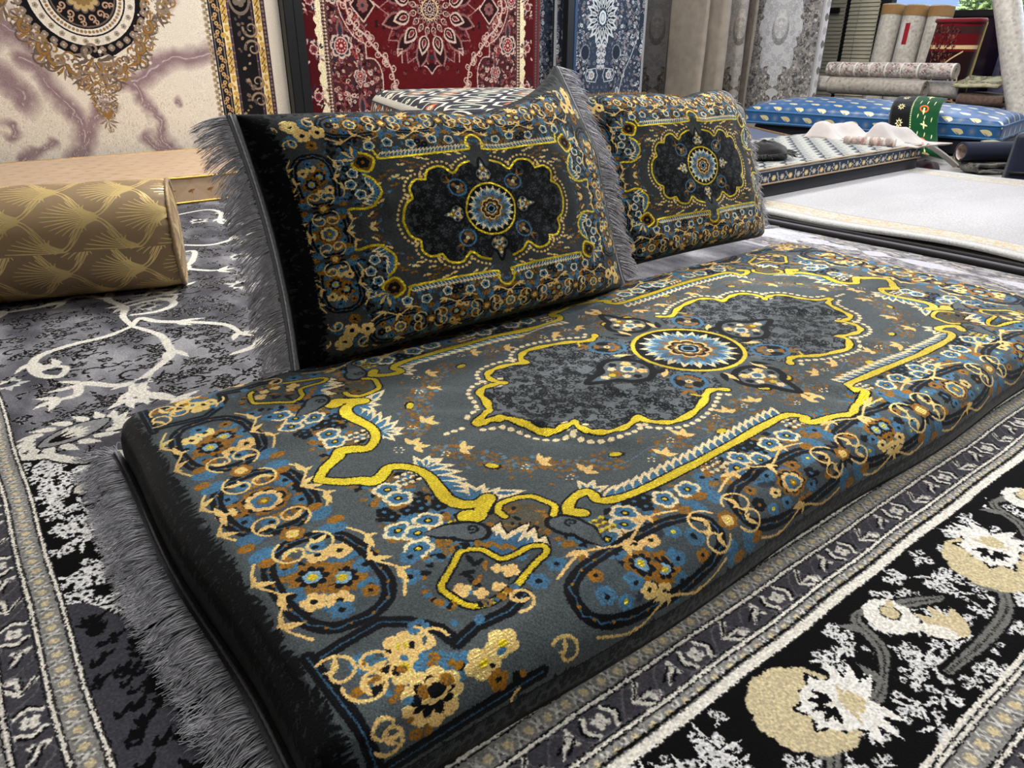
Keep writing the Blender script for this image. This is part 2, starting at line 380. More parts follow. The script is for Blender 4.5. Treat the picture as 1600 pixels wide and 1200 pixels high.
    for i in range(90):
        a = rnd.uniform(0, 2 * pi); c.disc(.715 + .06 * math.cos(a), .29 + .05 * math.sin(a), rnd.uniform(.002, .005), [BLUE, OCHRE, INK][i % 3], 1.5, a) if not (.625 < .715 + .06 * math.cos(a) < .757 and .25 < .29 + .05 * math.sin(a) < .335) else None
    for x, y in ((.757, .22), (.775, .25), (.665, .345), (.63, .335)): c.flower(x, y, .014, BLUE, None, INK, 6, x * 7, .2)
    # ---- cartouche border
    c.poly(ellipse(.845, .365, .052, .05, 24, .6, 3), C3(80, 90, 94))
    Z = [(.915, .3), (.88, .295), (.835, .292), (.812, .31), (.792, .338), (.788, .365), (.76, .358), (.72, .362), (.69, .352)]
    c.line(Z, .016, INK); c.line(Z, .002, C3(58, 96, 124)); c.line([(.915, .29), (.908, .45), (.72, .447)], .016, INK); c.line([(.915, .29), (.908, .45), (.72, .447)], .002, C3(58, 96, 124))
    for x, y, r, q, m in ((.834, .335, .021, GOLD, YEL), (.846, .36, .021, GOLD, YEL), (.822, .372, .019, BLUE, OCHRE), (.8, .39, .019, BLUE, INK), (.778, .402, .022, GOLD, YEL), (.75, .393, .02, GOLD, YEL), (.808, .322, .012, BLUE, INK), (.77, .43, .012, OCHRE, INK), (.88, .36, .012, OCHRE, BLUE), (.875, .33, .014, BLUE, OCHRE)): c.flower(x, y, r, q, None, m, 5, x * 50, .18)
    c.disc(.838, .405, .034, GOLD, 1, 0, 9, .12); c.disc(.838, .405, .024, INK, 1, .3, 9, .25); c.disc(.834, .401, .017, GOLD, 1, .2, 7, .15); c.disc(.832, .4, .009, INK)
    for i in range(30): c.disc(rnd.uniform(.74, .9), rnd.uniform(.33, .44), rnd.uniform(.003, .006), [OCHRE, INK, OCHRE, BLUE][i % 4], 1.3, i)
    border(c, rnd, .848, .398, [(0, .112, 0), (.245, .122, 1), (.535, .116, 0)], [(0, .074, 1), (.192, .084, 0)])
    for x, y, a, R, h in ((.905, .345, 1.2, .026, 1), (.878, .36, 2.8, .025, 1), (.912, .305, -2.6, .024, -1), (.88, .425, .4, .02, -1), (.81, .32, 2.4, .022, -1), (.79, .35, -1.8, .02, 1), (.71, .37, 2.6, .02, 1), (.7, .425, -2.4, .02, -1), (.905, .43, 2, .018, 1), (.75, .45, .2, .018, 1)): curl(c, rnd, x, y, a, R, h)
    # ---- hem bands
    c.rect(.945, 1.09, 0, V1, C3(62, 68, 71)); c.rect(0, 1.09, .505, V1, C3(96, 100, 102))
    dark_band(c, rnd, .928, .985, 0, .5, False)
    dark_band(c, rnd, 0, .94, .464, .503, True)
    for i in range(70): c.disc(.94 * i / 70 + .006, .483 + rnd.uniform(-.006, .006), .0085, C3(66, 74, 77), 1, i, 5, .2); c.flower(.94 * i / 70 + .006, .483, .005, INK)
    c.line([(0, .463), (.955, .463)], .0025, INK); c.line([(0, .506), (.955, .506)], .003, INK)
    full = stipple(c.quad(), GREY, (BLUE, OCHRE, C3(140, 98, 36)), .27)
    h, w = full.shape[:2]
    full *= (.74 + .52 * fractal(h, w, 110, 3, 5, 2.6))[..., None]        # brushed nap
    return weave(full, 2, .9, .15, 3), U1, V1

def design_pillow():
    rnd = random.Random(9); U1, V1 = .47, .31
    c = Cloth(0, U1, 0, V1, 1300, C3(60, 64, 66))
    L = []
    for q in ([(.03, .125), (.055, .115), (.075, .098), (.1, .118), (.13, .112), (.142, .09)], [(.142, .09), (.165, .092), (.182, .075), (.18, .05)], [(.18, .05), (.2, .035), (.21, 0)]): L += smooth(q, 5)
    inner = L + [(.2, -.01), (0, -.01), (0, .09)]
    c.poly(inner, C3(58, 63, 66)); c.clip = c.mask(inner); scribble(c, rnd, .02, .2, 0, .12, 330, .0065, .0022, INK); c.clip = None
    c.line(L, .0068, INK)
    for i, (x, y, a) in enumerate(along(L, .0042)): c.disc(x, y, .0028, YEL, 1.3, a + .7)
    dots(c, offset(L, .0125), .0105, .0032, GOLD, 1.1)
    for i in range(44):
        a = rnd.uniform(0, pi / 2); r = rnd.uniform(1.18, 1.4); x, y = .22 * r * math.cos(a), .125 * r * math.sin(a)
        if x < .3 and y < .15:
            c.leaf(x, y, a + pi / 2 + .6, .013, .006, [GOLD, C3(140, 96, 30), GOLD, BLUE][i % 4]); c.leaf(x, y, a - .5, .008, .005, [GOLD, OCHRE][i % 2])
    palmette_side(c, .064, 0, 0, .058, .045); palmette_side(c, 0, .067, pi / 2, .065, .046)
    blue_boss(c, .072, .062, .021, .72)
    rosette(c, rnd, .062, .067)
    # frame with flames
    v1 = smooth([(.268, .118), (.252, .105), (.243, .075), (.262, .05), (.262, .046)], 5); t1 = smooth([(.262, .046), (.285, .042), (.318, .045), (.334, .02), (.336, 0)], 5)
    for i in range(260):
        x, y = rnd.uniform(.26, .33), rnd.uniform(.05, .24)
        if i % 2: x, y = rnd.uniform(.0, .27), rnd.uniform(.165, .215)
        c.disc(x, y, rnd.uniform(.002, .0045), [BLUE, OCHRE, INK, BLUE][i % 4], 1.6, i, 4, .2)
    for x, y in ((.286, .075), (.3, .1), (.29, .125), (.06, .185), (.1, .19), (.15, .182), (.2, .19), (.24, .185), (.31, .15)): c.flower(x, y, .0125, BLUE, CREAM, INK, 5, x * 40)
    for x, y in ((.27, .145), (.285, .152), (.3, .138), (.12, .178), (.134, .186), (.13, .17)): c.flower(x, y, .008, INK, None, BLUE, 5)
    flames(c, v1[2:18], 1, .0085, .03, .0125, .3)
    top = smooth([(.235, .172), (.228, .158), (.21, .152), (.03, .156), (.022, .17), (.015, .19), (0, .2)], 6)
    flames(c, top[6:20], -1, .0085, .022, .011, .3)
    for p in (v1, t1, top):
        c.line(p, .0058, INK)
        for i, (x, y, a) in enumerate(along(p, .0042)): c.disc(x, y, .0027, YEL, 1.3, a + .7)
    P = ellipse(.262, .148, .021, .021, 20, .5, 3); c.poly(P, C3(110, 78, 22)); c.flower(.262, .148, .014, INK, None, OCHRE, 6)
    for x, y, a in along(P + [P[0]], .0045): c.disc(x, y, .0027, YEL, 1.3, a + .7)
    for k in range(7): c.leaf(.275, .16, .7 + (k - 3) * .4, .03, .01, GOLD if k % 2 else BLUE)
    border(c, rnd, .362, .243, [(0, .058, 1), (.13, .058, 0), (.262, .06, 1)], [(0, .05, 1), (.12, .056, 0)], .0115)
    for x, y, r, q in ((.33, .23, .016, GOLD), (.36, .225, .017, GOLD), (.345, .255, .015, BLUE), (.375, .25, .018, GOLD), (.385, .215, .014, BLUE), (.35, .2, .012, OCHRE)): c.flower(x, y, r, q, None, INK, 5, x * 50, .18)
    for x, y, a, R, h in ((.4, .2, 1.2, .016, 1), (.39, .26, 2.4, .018, 1), (.33, .27, .4, .016, -1), (.4, .24, 1.8, .014, -1)): curl(c, rnd, x, y, a, R, h, .003)
    dark_band(c, rnd, .408, .45, 0, V1, False); c.rect(.45, U1, 0, V1, C3(40, 44, 47)); c.rect(0, .408, .278, V1, C3(62, 68, 70))
    dark_band(c, rnd, 0, .408, .283, .303, True)
    full = stipple(c.quad(), C3(40, 44, 46), (BLUE, OCHRE), .3); h, w = full.shape[:2]
    full *= (.86 + .28 * fractal(h, w, 60, 5, 4, .4))[..., None]
    return weave(full, 2, 1.1, .17, 4), U1, V1
# ---------------------------------------------------------------- the other rugs
WHITE = C3(236, 232, 222); SLATE = C3(84, 84, 92); BLACK = C3(7, 7, 9); BEIGE = C3(214, 200, 162)
def sprig(c, rnd, x, y, s, col, eye):
    """ragged little woven blossom with leaves"""
    a = rnd.uniform(0, 6.3)
    for k in range(rnd.choice((2, 3, 4))):
        b = a + k * 1.5 + rnd.uniform(-.4, .4); d = s * rnd.uniform(.5, 1)
        c.disc(x + d * math.cos(b), y + d * math.sin(b), s * rnd.uniform(.34, .5), col, 1.1, b, 5, .26); c.disc(x + d * math.cos(b), y + d * math.sin(b), s * .12, eye)
    for k in range(3): c.leaf(x, y, a + 2.2 * k + .7, s * rnd.uniform(.9, 1.6), s * .34, col, .2)
    for k in range(4): c.leaf(x + rnd.uniform(-s, s) * .8, y + rnd.uniform(-s, s) * .8, rnd.uniform(0, 6), s * .45, s * .12, eye)
def black_sprig(c, rnd, x, y, s):
    a = rnd.uniform(-.5, .5)
    def both(f):
        f(1.0, C3(215, 215, 215)); f(.82, BLACK)
    k = rnd.randrange(4)
    if k < 2:
        for q, col in ((1.0, C3(200, 200, 200)), (.86, BLACK)):
            for i in range(6):
                b = i * pi / 3; c.disc(x + s * .55 * math.cos(b), y + s * .5 * math.sin(b), s * .27 * q, col)
        c.disc(x, y, s * .3, C3(150, 150, 155)); c.disc(x, y, s * .14, BLACK)
    for i in range(2 if k < 2 else 4):
        b = a + pi / 2 * rnd.choice((0, 1, 2)) + rnd.uniform(-.3, .3); xx, yy = x + rnd.uniform(-s, s), y + rnd.uniform(-s, s) * 1.2
        L = s * rnd.uniform(.9, 1.7)
        for q, col in ((1, C3(190, 190, 190)), (.8, BLACK)): c.leaf(xx, yy, b, L * (.95 + .05 * q), s * .42 * q, col, .25)
FX0, FX1, FY0, FY1 = -1.50, 1.14, -.90, 2.95
def design_floor_rug():
    rnd = random.Random(21)
    c = Cloth(FX0, FX1, FY0, FY1, 760, C3(110, 110, 117))
    n = fractal(c.H, c.W, 150, 8, 4, .5)
    c.a[:] = mix(C3(82, 82, 90), C3(172, 172, 178), np.clip((n - .3) * 2.2, 0, 1))
    for i in range(1700):
        x, y = rnd.uniform(-1.08, .1), rnd.uniform(.45, 2.7)
        if x > -.5 and rnd.random() < .3: continue
        black_sprig(c, rnd, x, y, rnd.uniform(.014, .024))
    for i in range(70):
        x, y = rnd.uniform(-1.05, -.1), rnd.uniform(.55, 2.6)
        c.line(spiral(x, y, rnd.uniform(0, 6), rnd.uniform(.02, .04), .6, rnd.choice((-1, 1)), 12), .0055, BLACK)
    def scroll(p, w, tips=True):
        P = smooth(p, 7); m = len(P)
        c.line(P, [w * (.45 + .75 * math.sin(pi * min(1, .12 + .8 * i / m))) for i in range(m)], WHITE)
        if tips:
            (xa, ya), (xb, yb) = P[-3], P[-1]; a = math.atan2(yb - ya, xb - xa)
            for d in (-.9, .1, .8): c.leaf(xb, yb, a + d, w * 3.2, w * 1.1, WHITE, .3)
            x, y = P[m // 2]; xa, ya = P[m // 2 - 1]; a = math.atan2(y - ya, x - xa)
            c.leaf(x, y, a + .7, w * 4.2, w * 1.1, WHITE, -.3); c.leaf(x, y, a - .7, w * 3.4, w * 1, WHITE, .3)
    S = [[(-.79, 1.09), (-.82, 1.07), (-.86, 1.05), (-.94, 1.04), (-1.0, 1.01), (-1.02, .95), (-1.01, .89), (-.98, .86), (-.96, .9), (-.975, .925)],
         [(-.79, 1.09), (-.75, .99), (-.75, .91), (-.76, .84), (-.8, .79), (-.86, .73)], [(-.86, .73), (-.9, .74), (-.95, .79), (-.97, .74), (-1.0, .735)], [(-.86, .73), (-.875, .69), (-.89, .655)], [(-.82, .77), (-.86, .69), (-.85, .64), (-.82, .6)],
         [(-.79, 1.09), (-.76, 1.14), (-.73, 1.09), (-.66, 1.03), (-.6, .96), (-.59, .89)], [(-.79, 1.09), (-.79, 1.18), (-.77, 1.26), (-.79, 1.36), (-.75, 1.44), (-.68, 1.42), (-.67, 1.37)],
         [(-.77, 1.18), (-.71, 1.17), (-.66, 1.2), (-.66, 1.26), (-.71, 1.27), (-.76, 1.26)], [(-.76, 1.29), (-.7, 1.3), (-.64, 1.31), (-.6, 1.36)], [(-.79, 1.36), (-.85, 1.43), (-.92, 1.4), (-1.02, 1.4)],
         [(-.35, 2.36), (-.21, 2.4), (-.18, 2.3), (-.24, 2.12), (-.18, 2.05), (-.16, 1.96)], [(-.52, 1.74), (-.45, 1.74), (-.49, 1.62), (-.53, 1.55), (-.49, 1.48), (-.46, 1.46)], [(-.5, 1.9), (-.38, 1.79), (-.24, 1.86), (-.15, 1.9)],
         [(-.45, 1.13), (-.46, 1.03), (-.48, .92), (-.53, .85), (-.51, .75), (-.55, .68)], [(-.65, .76), (-.59, .78), (-.53, .85)], [(-.2, 2.3), (-.05, 2.2), (.05, 2.3), (.02, 2.42)], [(-.45, 2.1), (-.55, 2.0), (-.5, 1.9)]]
    for p in S: scroll(p, .0165)
    for x, y, r in ((-.72, 1.225, .04), (-.35, 1.58, .05), (-.45, 1.27, .06), (-.26, 1.75, .045), (-1.07, .88, .04), (-.3, 2.2, .05), (-.85, .73, .03)):
        for k in range(9): c.leaf(x, y, k * .7 + r * 60, r * (1 if k % 2 else .7), r * .42, [WHITE, C3(200, 200, 200)][k % 2], .2)
        c.disc(x, y, r * .3, SLATE, 1.6, .3); c.leaf(x, y, 1.3, r * .5, r * .18, BLACK)
    # corner fields left of the mattress: black spandrel, then charcoal
    sp = [(-1.1, .535), (-1.07, .51), (-1.05, .5), (-1.03, .47), (-1.0, .44), (-.98, .45), (-.95, .43), (-.99, .41), (-1.0, .375), (-1.03, .35), (-.99, .33), (-.985, .28), (-1.0, .25), (-.985, .2), (-.97, .16), (-.9, .12), (-.6, .0), (0, -.2), (1.1, -.3), (1.1, -.42), (-1.1, -.42)]
    c.poly(sp, BLACK)
    for i in range(150):
        x, y = rnd.uniform(-1.08, -.9), rnd.uniform(-.02, .5)
        if c.a[int((y - FY0) * c.p), int((x - FX0) * c.p)].sum() < .3: sprig(c, rnd, x, y, rnd.uniform(.015, .024), C3(232, 232, 232), BLACK)
    c.poly([(-1.1, .075), (-1.07, .06), (-1.055, .035), (-1.03, -.01), (-1.02, -.035), (-1.0, -.06), (-.96, -.09), (-.85, -.1), (-.8, -.42), (-1.1, -.42)], C3(66, 66, 74))
    for i in range(330):
        x, y = rnd.uniform(-1.085, -.8), rnd.uniform(-.42, .05)
        if y > .07 - (x + 1.1) * 1.2: continue
        b = rnd.choice((.1, .6, 1.5)); s = rnd.uniform(.01, .02)
        c.leaf(x, y, b, s * 1.6, s * .5, BLACK, .3); c.leaf(x, y, b + 1.2, s, s * .45, BLACK, -.3)
        if i % 4 == 0: c.disc(x, y, s * .62, BLACK, 1, 0, 5, .2, s * .22)
    c.line(smooth(sp[:16], 4), .02, WHITE); c.line(offset(smooth(sp[:16], 4), -.012), .004, BLACK)
    for k in range(16):
        q = 2 * pi * k / 16; x, y = -1.0 + .062 * math.cos(q), .565 + .034 * math.sin(q); c.leaf(x, y, q + .5, .045, .02, WHITE, .3)
    c.poly(ellipse(-1.0, .565, .066, .032, 24, .35, 1.6), C3(152, 152, 154)); c.line(ellipse(-1.0, .565, .066, .032, 24, .35, 1.6), .0032, BLACK, True)
    for k in range(7): c.leaf(-1.02, .56, .3 + (k - 3) * .3, .05 - .004 * abs(k - 3), .012, WHITE)
    for k in (-1, 0, 1): c.leaf(-1.045, .55, .3 + .35 * k, .05, .008, BLACK)
    # ---- guards and main border; t runs outward from the field edge
    def ring(d0, d1, col):
        a, b = FX0, FX1
        for (xa, xb, ya, yb) in ((-1.09 - d1, -1.09 - d0, -.41 - d1, FY1), (-1.09 - d1, 1.14, -.41 - d1, -.41 - d0)): c.rect(xa, xb, ya, yb, col)
    def walk(step, d, f, lo=-1.09, ph=0.):
        x = lo - d + ph
        while x < 1.14: f(x, -.41 - d, 0); x += step
        y = -.41 - d + step - ph
        while y < 2.9: f(-1.09 - d, y, 1); y += step
    def T(x, y, h, u, v):           # u along, v outward
        return (x + u, y - v) if h == 0 else (x - v, y + u)
    def stripe(d):
        for q, w, col in ((0, .0085, BLACK), (0, .0046, WHITE)):
            c.line([(-1.09 - d, FY1), (-1.09 - d, -.41 - d), (1.14, -.41 - d)], w, col)
    def light(d0, d1):
        ring(d0, d1, C3(140, 139, 137)); m = (d0 + d1) / 2; s = (d1 - d0)
        def f(x, y, h):
            p = T(x, y, h, 0, 0); c.flower(p[0], p[1], s * .24, BEIGE, None, None, 5, 1, .25)
            for k in (-1, 1):
                q = T(x, y, h, .011 * k, 0); c.line([T(x, y, h, .009 * k, -.3 * s), T(x, y, h, .012 * k, 0), T(x, y, h, .008 * k, .3 * s)], .0028, C3(214, 212, 206)); c.disc(*T(x, y, h, .013, .2 * s * k), s * .08, C3(96, 95, 94))
        walk(.026, m, f)
    def dark(d0, d1):
        ring(d0, d1, C3(72, 71, 78)); m = (d0 + d1) / 2; s = d1 - d0; cnt = [0]
        def f(x, y, h):
            k = cnt[0] % 3; cnt[0] += 1
            if k == 0:
                for sg in (-1, 1):
                    c.line(smooth([T(x, y, h, sg * .014, -.34 * s), T(x, y, h, sg * .021, 0), T(x, y, h, sg * .014, .34 * s)], 4), .0075, WHITE); c.line(smooth([T(x, y, h, sg * .017, -.34 * s), T(x, y, h, sg * .025, 0), T(x, y, h, sg * .017, .34 * s)], 4), .0028, BLACK)
                for a in range(4): c.disc(*T(x, y, h, .0062 * math.cos(a * pi / 2 + .6), .0062 * math.sin(a * pi / 2 + .6)), .0048, WHITE)
            elif k == 1:
                for a in (-.8, 0, .8):
                    p = T(x, y, h, -.006, .1 * s); q = T(x, y, h, .02 * math.cos(a), .1 * s - .02 * math.sin(a) * 1.2); c.line([p, q], [.004, .008], WHITE); c.line([(p[0] + .003, p[1] + .002), (q[0] + .003, q[1] + .003)], .0022, BLACK)
                c.disc(*T(x, y, h, .022, .3 * s), .0055, WHITE, 1.5)
            else:
                for a in range(5):
                    p = T(x, y, h, -.008 + .003 * a, .3 * s - .1 * s * a); q = T(x, y, h, .016, -.34 * s + .12 * s * a); c.line([p, q], [.002, .006], WHITE)
                c.line([T(x, y, h, -.01, .1 * s), T(x, y, h, .012, -.2 * s)], .0025, BLACK); c.line([T(x, y, h, .0, .25 * s), T(x, y, h, .016, 0)], .0025, BLACK)
            c.line(smooth([T(x, y, h, -.03, .42 * s), T(x, y, h, 0, -.44 * s if k else .44 * s), T(x, y, h, .03, .42 * s)], 4), .0016, C3(112, 111, 116))
        walk(.052, m, f)
    ring(0, .39, BLACK)
    light(.008, .034); dark(.040, .078); light(.084, .106)
    for d in (.004, .037, .081): stripe(d)
    c.line([(-1.198, FY1), (-1.198, -.518), (1.14, -.518)], .012, WHITE); c.line([(-1.188, FY1), (-1.188, -.508), (1.14, -.508)], .004, BLACK)
    # main border on black
    for i in range(900):
        if i % 2: x, y = rnd.uniform(-1.2, 1.12), rnd.uniform(-.69, -.54)
        else: x, y = rnd.uniform(-1.38, -1.22), rnd.uniform(-.5, 2.9)
        sprig(c, rnd, x, y, rnd.uniform(.010, .0175), C3(226, 226, 226), BLACK)
    VG = C3(118, 118, 114)
    for k in range(6):
        xo = -.62 + .4 * k
        V = smooth([(xo - .1, -.66), (xo + .06, -.66), (xo + .14, -.61), (xo + .2, -.63), (xo + .27, -.6), (xo + .3, -.55), (xo + .36, -.57), (xo + .42, -.6)], 6)
        c.line(V, .022, BLACK); c.line(V, [.008 + .008 * abs(math.sin(i * .3)) for i in range(len(V))], VG)
        for x, y, a in along(V, .004): c.disc(x, y, .0013, BLACK)
        for i in (8, 14, 20, 27, 34): c.leaf(V[i][0], V[i][1], i, .035, .013, VG, .3)
    def big(x, y, r, a):
        for i in range(60): pass
        c.disc(x - .35 * r * math.cos(a), y - .35 * r * math.sin(a), r * .95, BEIGE, 1.05, a, 11, .05)
        WH = C3(245, 242, 236)
        ox, oy = x + .18 * r * math.cos(a), y + .18 * r * math.sin(a)
        for k in range(9):
            q = a + .35 + k * 2 * pi / 9; L = r * (.78 if k % 3 else .62)
            c.leaf(ox - .1 * r * math.cos(q), oy - .1 * r * math.sin(q), q, L + .005, r * .5, BLACK); c.leaf(ox - .1 * r * math.cos(q), oy - .1 * r * math.sin(q), q, L, r * .43, WH)
        c.disc(ox, oy, r * .55, WH, 1, a, 9, .04)
        for k in range(5): c.leaf(ox, oy, a + 1.9 + k * .62, r * .42, r * .15, BLACK, .2)
        for k in (-1, 1):
            for d in (0, .45, .9): c.leaf(ox + .3 * r * math.cos(a), oy + .3 * r * math.sin(a), a + k * (.35 + d), r * .9, r * .3, WH, k * .25)
            c.leaf(ox + .25 * r * math.cos(a), oy + .25 * r * math.sin(a), a + k * 1.5, r * .45, r * .1, BEIGE)
        c.disc(x + .55 * r * math.cos(a), y + .55 * r * math.sin(a), r * .24, BEIGE, 1, a, 5, .2); c.leaf(x, y, a, r * .4, r * .12, WHITE)
    def half(x, y, r, a):
        c.disc(x, y, r, C3(243, 240, 232), 1, a, 9, .07); c.disc(x + .2 * r, y + .1 * r, r * .42, BLACK, 1, a, 5, .1); c.disc(x + .2 * r, y + .1 * r, r * .36, BEIGE, 1, a, 5, .1); c.leaf(x, y, a, r * 1.1, r * .3, BEIGE)
    for k in range(5):
        xo = -.475 + .42 * k
        big(xo, -.6, .062, -.5 + .9 * (k % 2)); half(xo + .19, -.575, .032, .5)
        for d in (-.5, 0, .5, 1): c.leaf(xo + .19 + .03, -.645, .9 + d, .055, .024, BEIGE if d < .9 else WHITE, .2)
    for k in range(7): big(-1.29, -.4 + .45 * k, .062, 1.2 + k); half(-1.3, -.18 + .45 * k, .034, 2)
    c.line([(-1.48 + .096, FY1), (-1.384, -.704), (1.14, -.704)], .013, WHITE)
    light(.30, .33); dark(.338, .385); ring(.385, .41, C3(120, 119, 118))
    for d in (.298, .334, .386): stripe(d)
    c.a[:] = weave(c.a, 2, .8, .10, 9)
    return c.a, (FX0, FX1, FY0, FY1)

def design_cream_rug():
    """marbled cream rug with a gold and black medallion; x 0 = medallion axis, hung 2.0 m wide, lower 1.0 m drawn"""
    rnd = random.Random(5)
    c = Cloth(-1.0, 1.0, 0, 1.2, 620, C3(226, 217, 202))
    w1 = fractal(c.H, c.W, 170, 31, 4); w3 = fractal(c.H, c.W, 60, 12, 4); w4 = fractal(c.H, c.W, 26, 5, 3)
    X = ((np.arange(c.W) + .5) / c.p + c.x0)[None, :] + (w3 - .5) * .11; Y = ((np.arange(c.H) + .5) / c.p)[:, None] + (w1 - .5) * .11
    streak = np.zeros((c.H, c.W), np.float32); vein = streak.copy()
    def run(P, wd):
        D = np.full((c.H, c.W), 9.0, np.float32)
        for (xa, ya), (xb, yb) in zip(P[:-1], P[1:]):
            dx, dy = xb - xa, yb - ya; t = np.clip(((X - xa) * dx + (Y - ya) * dy) / (dx * dx + dy * dy), 0, 1); np.minimum(D, np.hypot(X - xa - t * dx, Y - ya - t * dy), out=D)
        np.maximum(streak, np.clip(1.25 - D / (wd * (.6 + .9 * w3)), 0, 1), out=streak); np.maximum(vein, np.clip(1 - D / .0045, 0, 1) * np.clip((w4 - .42) * 9, 0, 1), out=vein)
    for P, wd in (([(-.34, .70), (-.27, .68), (-.21, .55), (-.14, .40), (-.12, .33), (-.2, .2), (-.24, .05)], .055), ([(.06, .6), (.17, .59), (.27, .64), (.47, .69), (.6, .72)], .05), ([(.15, .58), (.19, .49), (.22, .38), (.27, .26), (.33, .1)], .04), ([(-.6, .7), (-.42, .62), (-.34, .52)], .06), ([(.0, .46), (-.11, .34)], .05), ([(-.4, .24), (-.28, .31)], .03), ([(-.5, .9), (-.36, .84), (-.26, .77)], .09), ([(.32, 1.05), (.38, .95)], .05), ([(-.45, .42), (-.43, .36)], .03), ([(.36, .46), (.37, .44)], .02), ([(.18, .3), (.21, .24), (.3, .22)], .035)): run(P, wd)
    c.a[:] = mix(c.a, C3(136, 112, 118), streak * (.75 + .25 * w4)); c.a[:] = mix(c.a, C3(228, 220, 212), vein * .7)
    for i in range(1400):
        x, y = rnd.uniform(-1, .6), rnd.uniform(0, .5); c.rect(x, x + .003, y, y + .01, C3(196, 184, 168))
    GD, TP, BR = C3(150, 112, 58), C3(142, 124, 110), C3(104, 90, 80)
    cx, cy = 0.0, .955
    def fil(x, y, s, a, n=6):
        for k in range(n):
            b = a + (k - n / 2) * .5; P = spiral(x, y, b, s * rnd.uniform(.35, .6), .9, rnd.choice((-1, 1)), 14)
            c.line(P, s * .11, [GD, TP, BR][k % 3]); c.leaf(x, y, b, s, s * .22, [TP, BR, GD][k % 3], .2); c.leaf(x, y, b + .2, s * .7, s * .09, C3(226, 217, 202), .2)
        for k in range(12): c.flower(x + rnd.uniform(-s, s) * .7, y + rnd.uniform(-s, s) * .7, s * rnd.uniform(.06, .12), [C3(225, 215, 200), TP, C3(225, 215, 200), BR][k % 4])
    P = [(-.3, .98), (-.26, .86), (-.18, .76), (-.08, .7), (0, .67), (.08, .7), (.18, .76), (.26, .86), (.3, .98), (.3, 1.2), (-.3, 1.2)]
    c.poly(P, C3(20, 18, 22))
    for sg in (-1, 1):
        fil(sg * .33, .92, .09, 0 if sg > 0 else pi, 8); fil(sg * .37, .97, .07, 1.5, 8); fil(sg * .3, 1.02, .08, 1.5, 8)
        for x, y, a, s in ((.25, .8, -.5, .07), (.2, .71, -.7, .075), (.13, .66, -1, .07), (.28, .86, 0, .06), (.07, .6, -1.2, .065), (.23, .76, -.3, .06)):
            fil(sg * x, y, s, a if sg > 0 else pi - a, 6)
            Q = spiral(sg * x, y, (a - .4) if sg > 0 else pi - a + .4, s * .5, 1.0, -sg, 18); c.line(Q, [.022 * (1 - .6 * i / 18) for i in range(19)], BR); c.line(Q, [.014 * (1 - .6 * i / 18) for i in range(19)], GD)
        for i in range(9):
            a = -pi / 2 + sg * (.15 + .16 * i); c.flower(cx + .275 * math.cos(a), cy + .02 + .245 * math.sin(a), .017, TP, None, C3(200, 190, 175), 4)
    for rx, ry, col in ((.235, .225, C3(226, 217, 202)), (.19, .185, C3(20, 18, 22)), (.183, .178, C3(226, 217, 202)), (.152, .15, C3(20, 18, 22)), (.146, .144, BR), (.138, .136, C3(20, 18, 22))): c.poly(ellipse(cx, cy + .02, rx, ry, 40), col)
    for i in range(26): a = 2 * pi * i / 26; c.flower(cx + .213 * math.cos(a), cy + .02 + .205 * math.sin(a), .013, C3(160, 150, 132), None, C3(90, 80, 70), 5)
    for i in range(60): a = 2 * pi * i / 60; c.disc(cx + .167 * math.cos(a), cy + .02 + .163 * math.sin(a), .007, GD if i % 2 else TP)
    for i in range(14):
        a = 2 * pi * i / 14; c.line(spiral(cx + .125 * math.cos(a), cy + .02 + .123 * math.sin(a), a + 1.6, .019, 1.1, 1, 16), .0075, C3(186, 152, 128)); c.line(spiral(cx + .125 * math.cos(a), cy + .02 + .123 * math.sin(a), a + 2.8, .014, 1, -1, 14), .006, C3(186, 152, 128))
    c.flower(cx, cy + .02, .082, BR, None, None, 12); c.flower(cx, cy + .02, .073, C3(186, 160, 112), None, None, 12); c.flower(cx, cy + .02, .05, C3(140, 112, 70), None, None, 12); c.disc(cx, cy + .02, .022, C3(215, 205, 190), 1, 0, 8, .1); c.disc(cx, cy + .02, .013, BR, 1, 0, 0, 0, .009)
    fil(0, .69, .1, -pi / 2, 8)
    for y, wd in ((.62, .075), (.575, .07), (.53, .06), (.49, .052), (.455, .045), (.42, .03)):
        for sg in (-1, 1): fil(sg * wd * .5, y, wd * .75, -pi / 2 + sg * .9, 5)
    for k in range(9): c.leaf(0, .4, -pi / 2 + (k - 4) * .32, .05, .013, [TP, C3(215, 205, 190)][k % 2])
    c.poly([(-.025, .43), (0, .4), (.025, .43), (.02, .45), (0, .437), (-.02, .45)], GD); fil(0, .355, .018, -pi / 2, 4)
    # woven border on both sides (drawn right, mirrored)
    NAVY = C3(24, 26, 36); LG = C3(206, 168, 92)
    def strip(xa, xb, col): c.rect(xa, xb, 0, 1.2, col)
    for i in range(40): c.flower(.57, .03 * i + .01, .013, C3(170, 150, 120), None, C3(110, 98, 84), 6); c.disc(.582, .03 * i + .025, .007, C3(120, 108, 92))
    strip(.59, .655, NAVY); strip(.598, .604, C3(120, 112, 100)); strip(.641, .647, C3(120, 112, 100))
    strip(.655, .69, C3(232, 212, 160)); strip(.688, .694, C3(30, 44, 84)); strip(.694, .83, C3(22, 20, 24)); strip(.83, .836, C3(30, 44, 84)); strip(.836, .875, C3(232, 212, 160)); strip(.875, .9, C3(64, 50, 56)); strip(.694, .704, C3(86, 66, 70)); strip(.818, .828, C3(86, 66, 70))
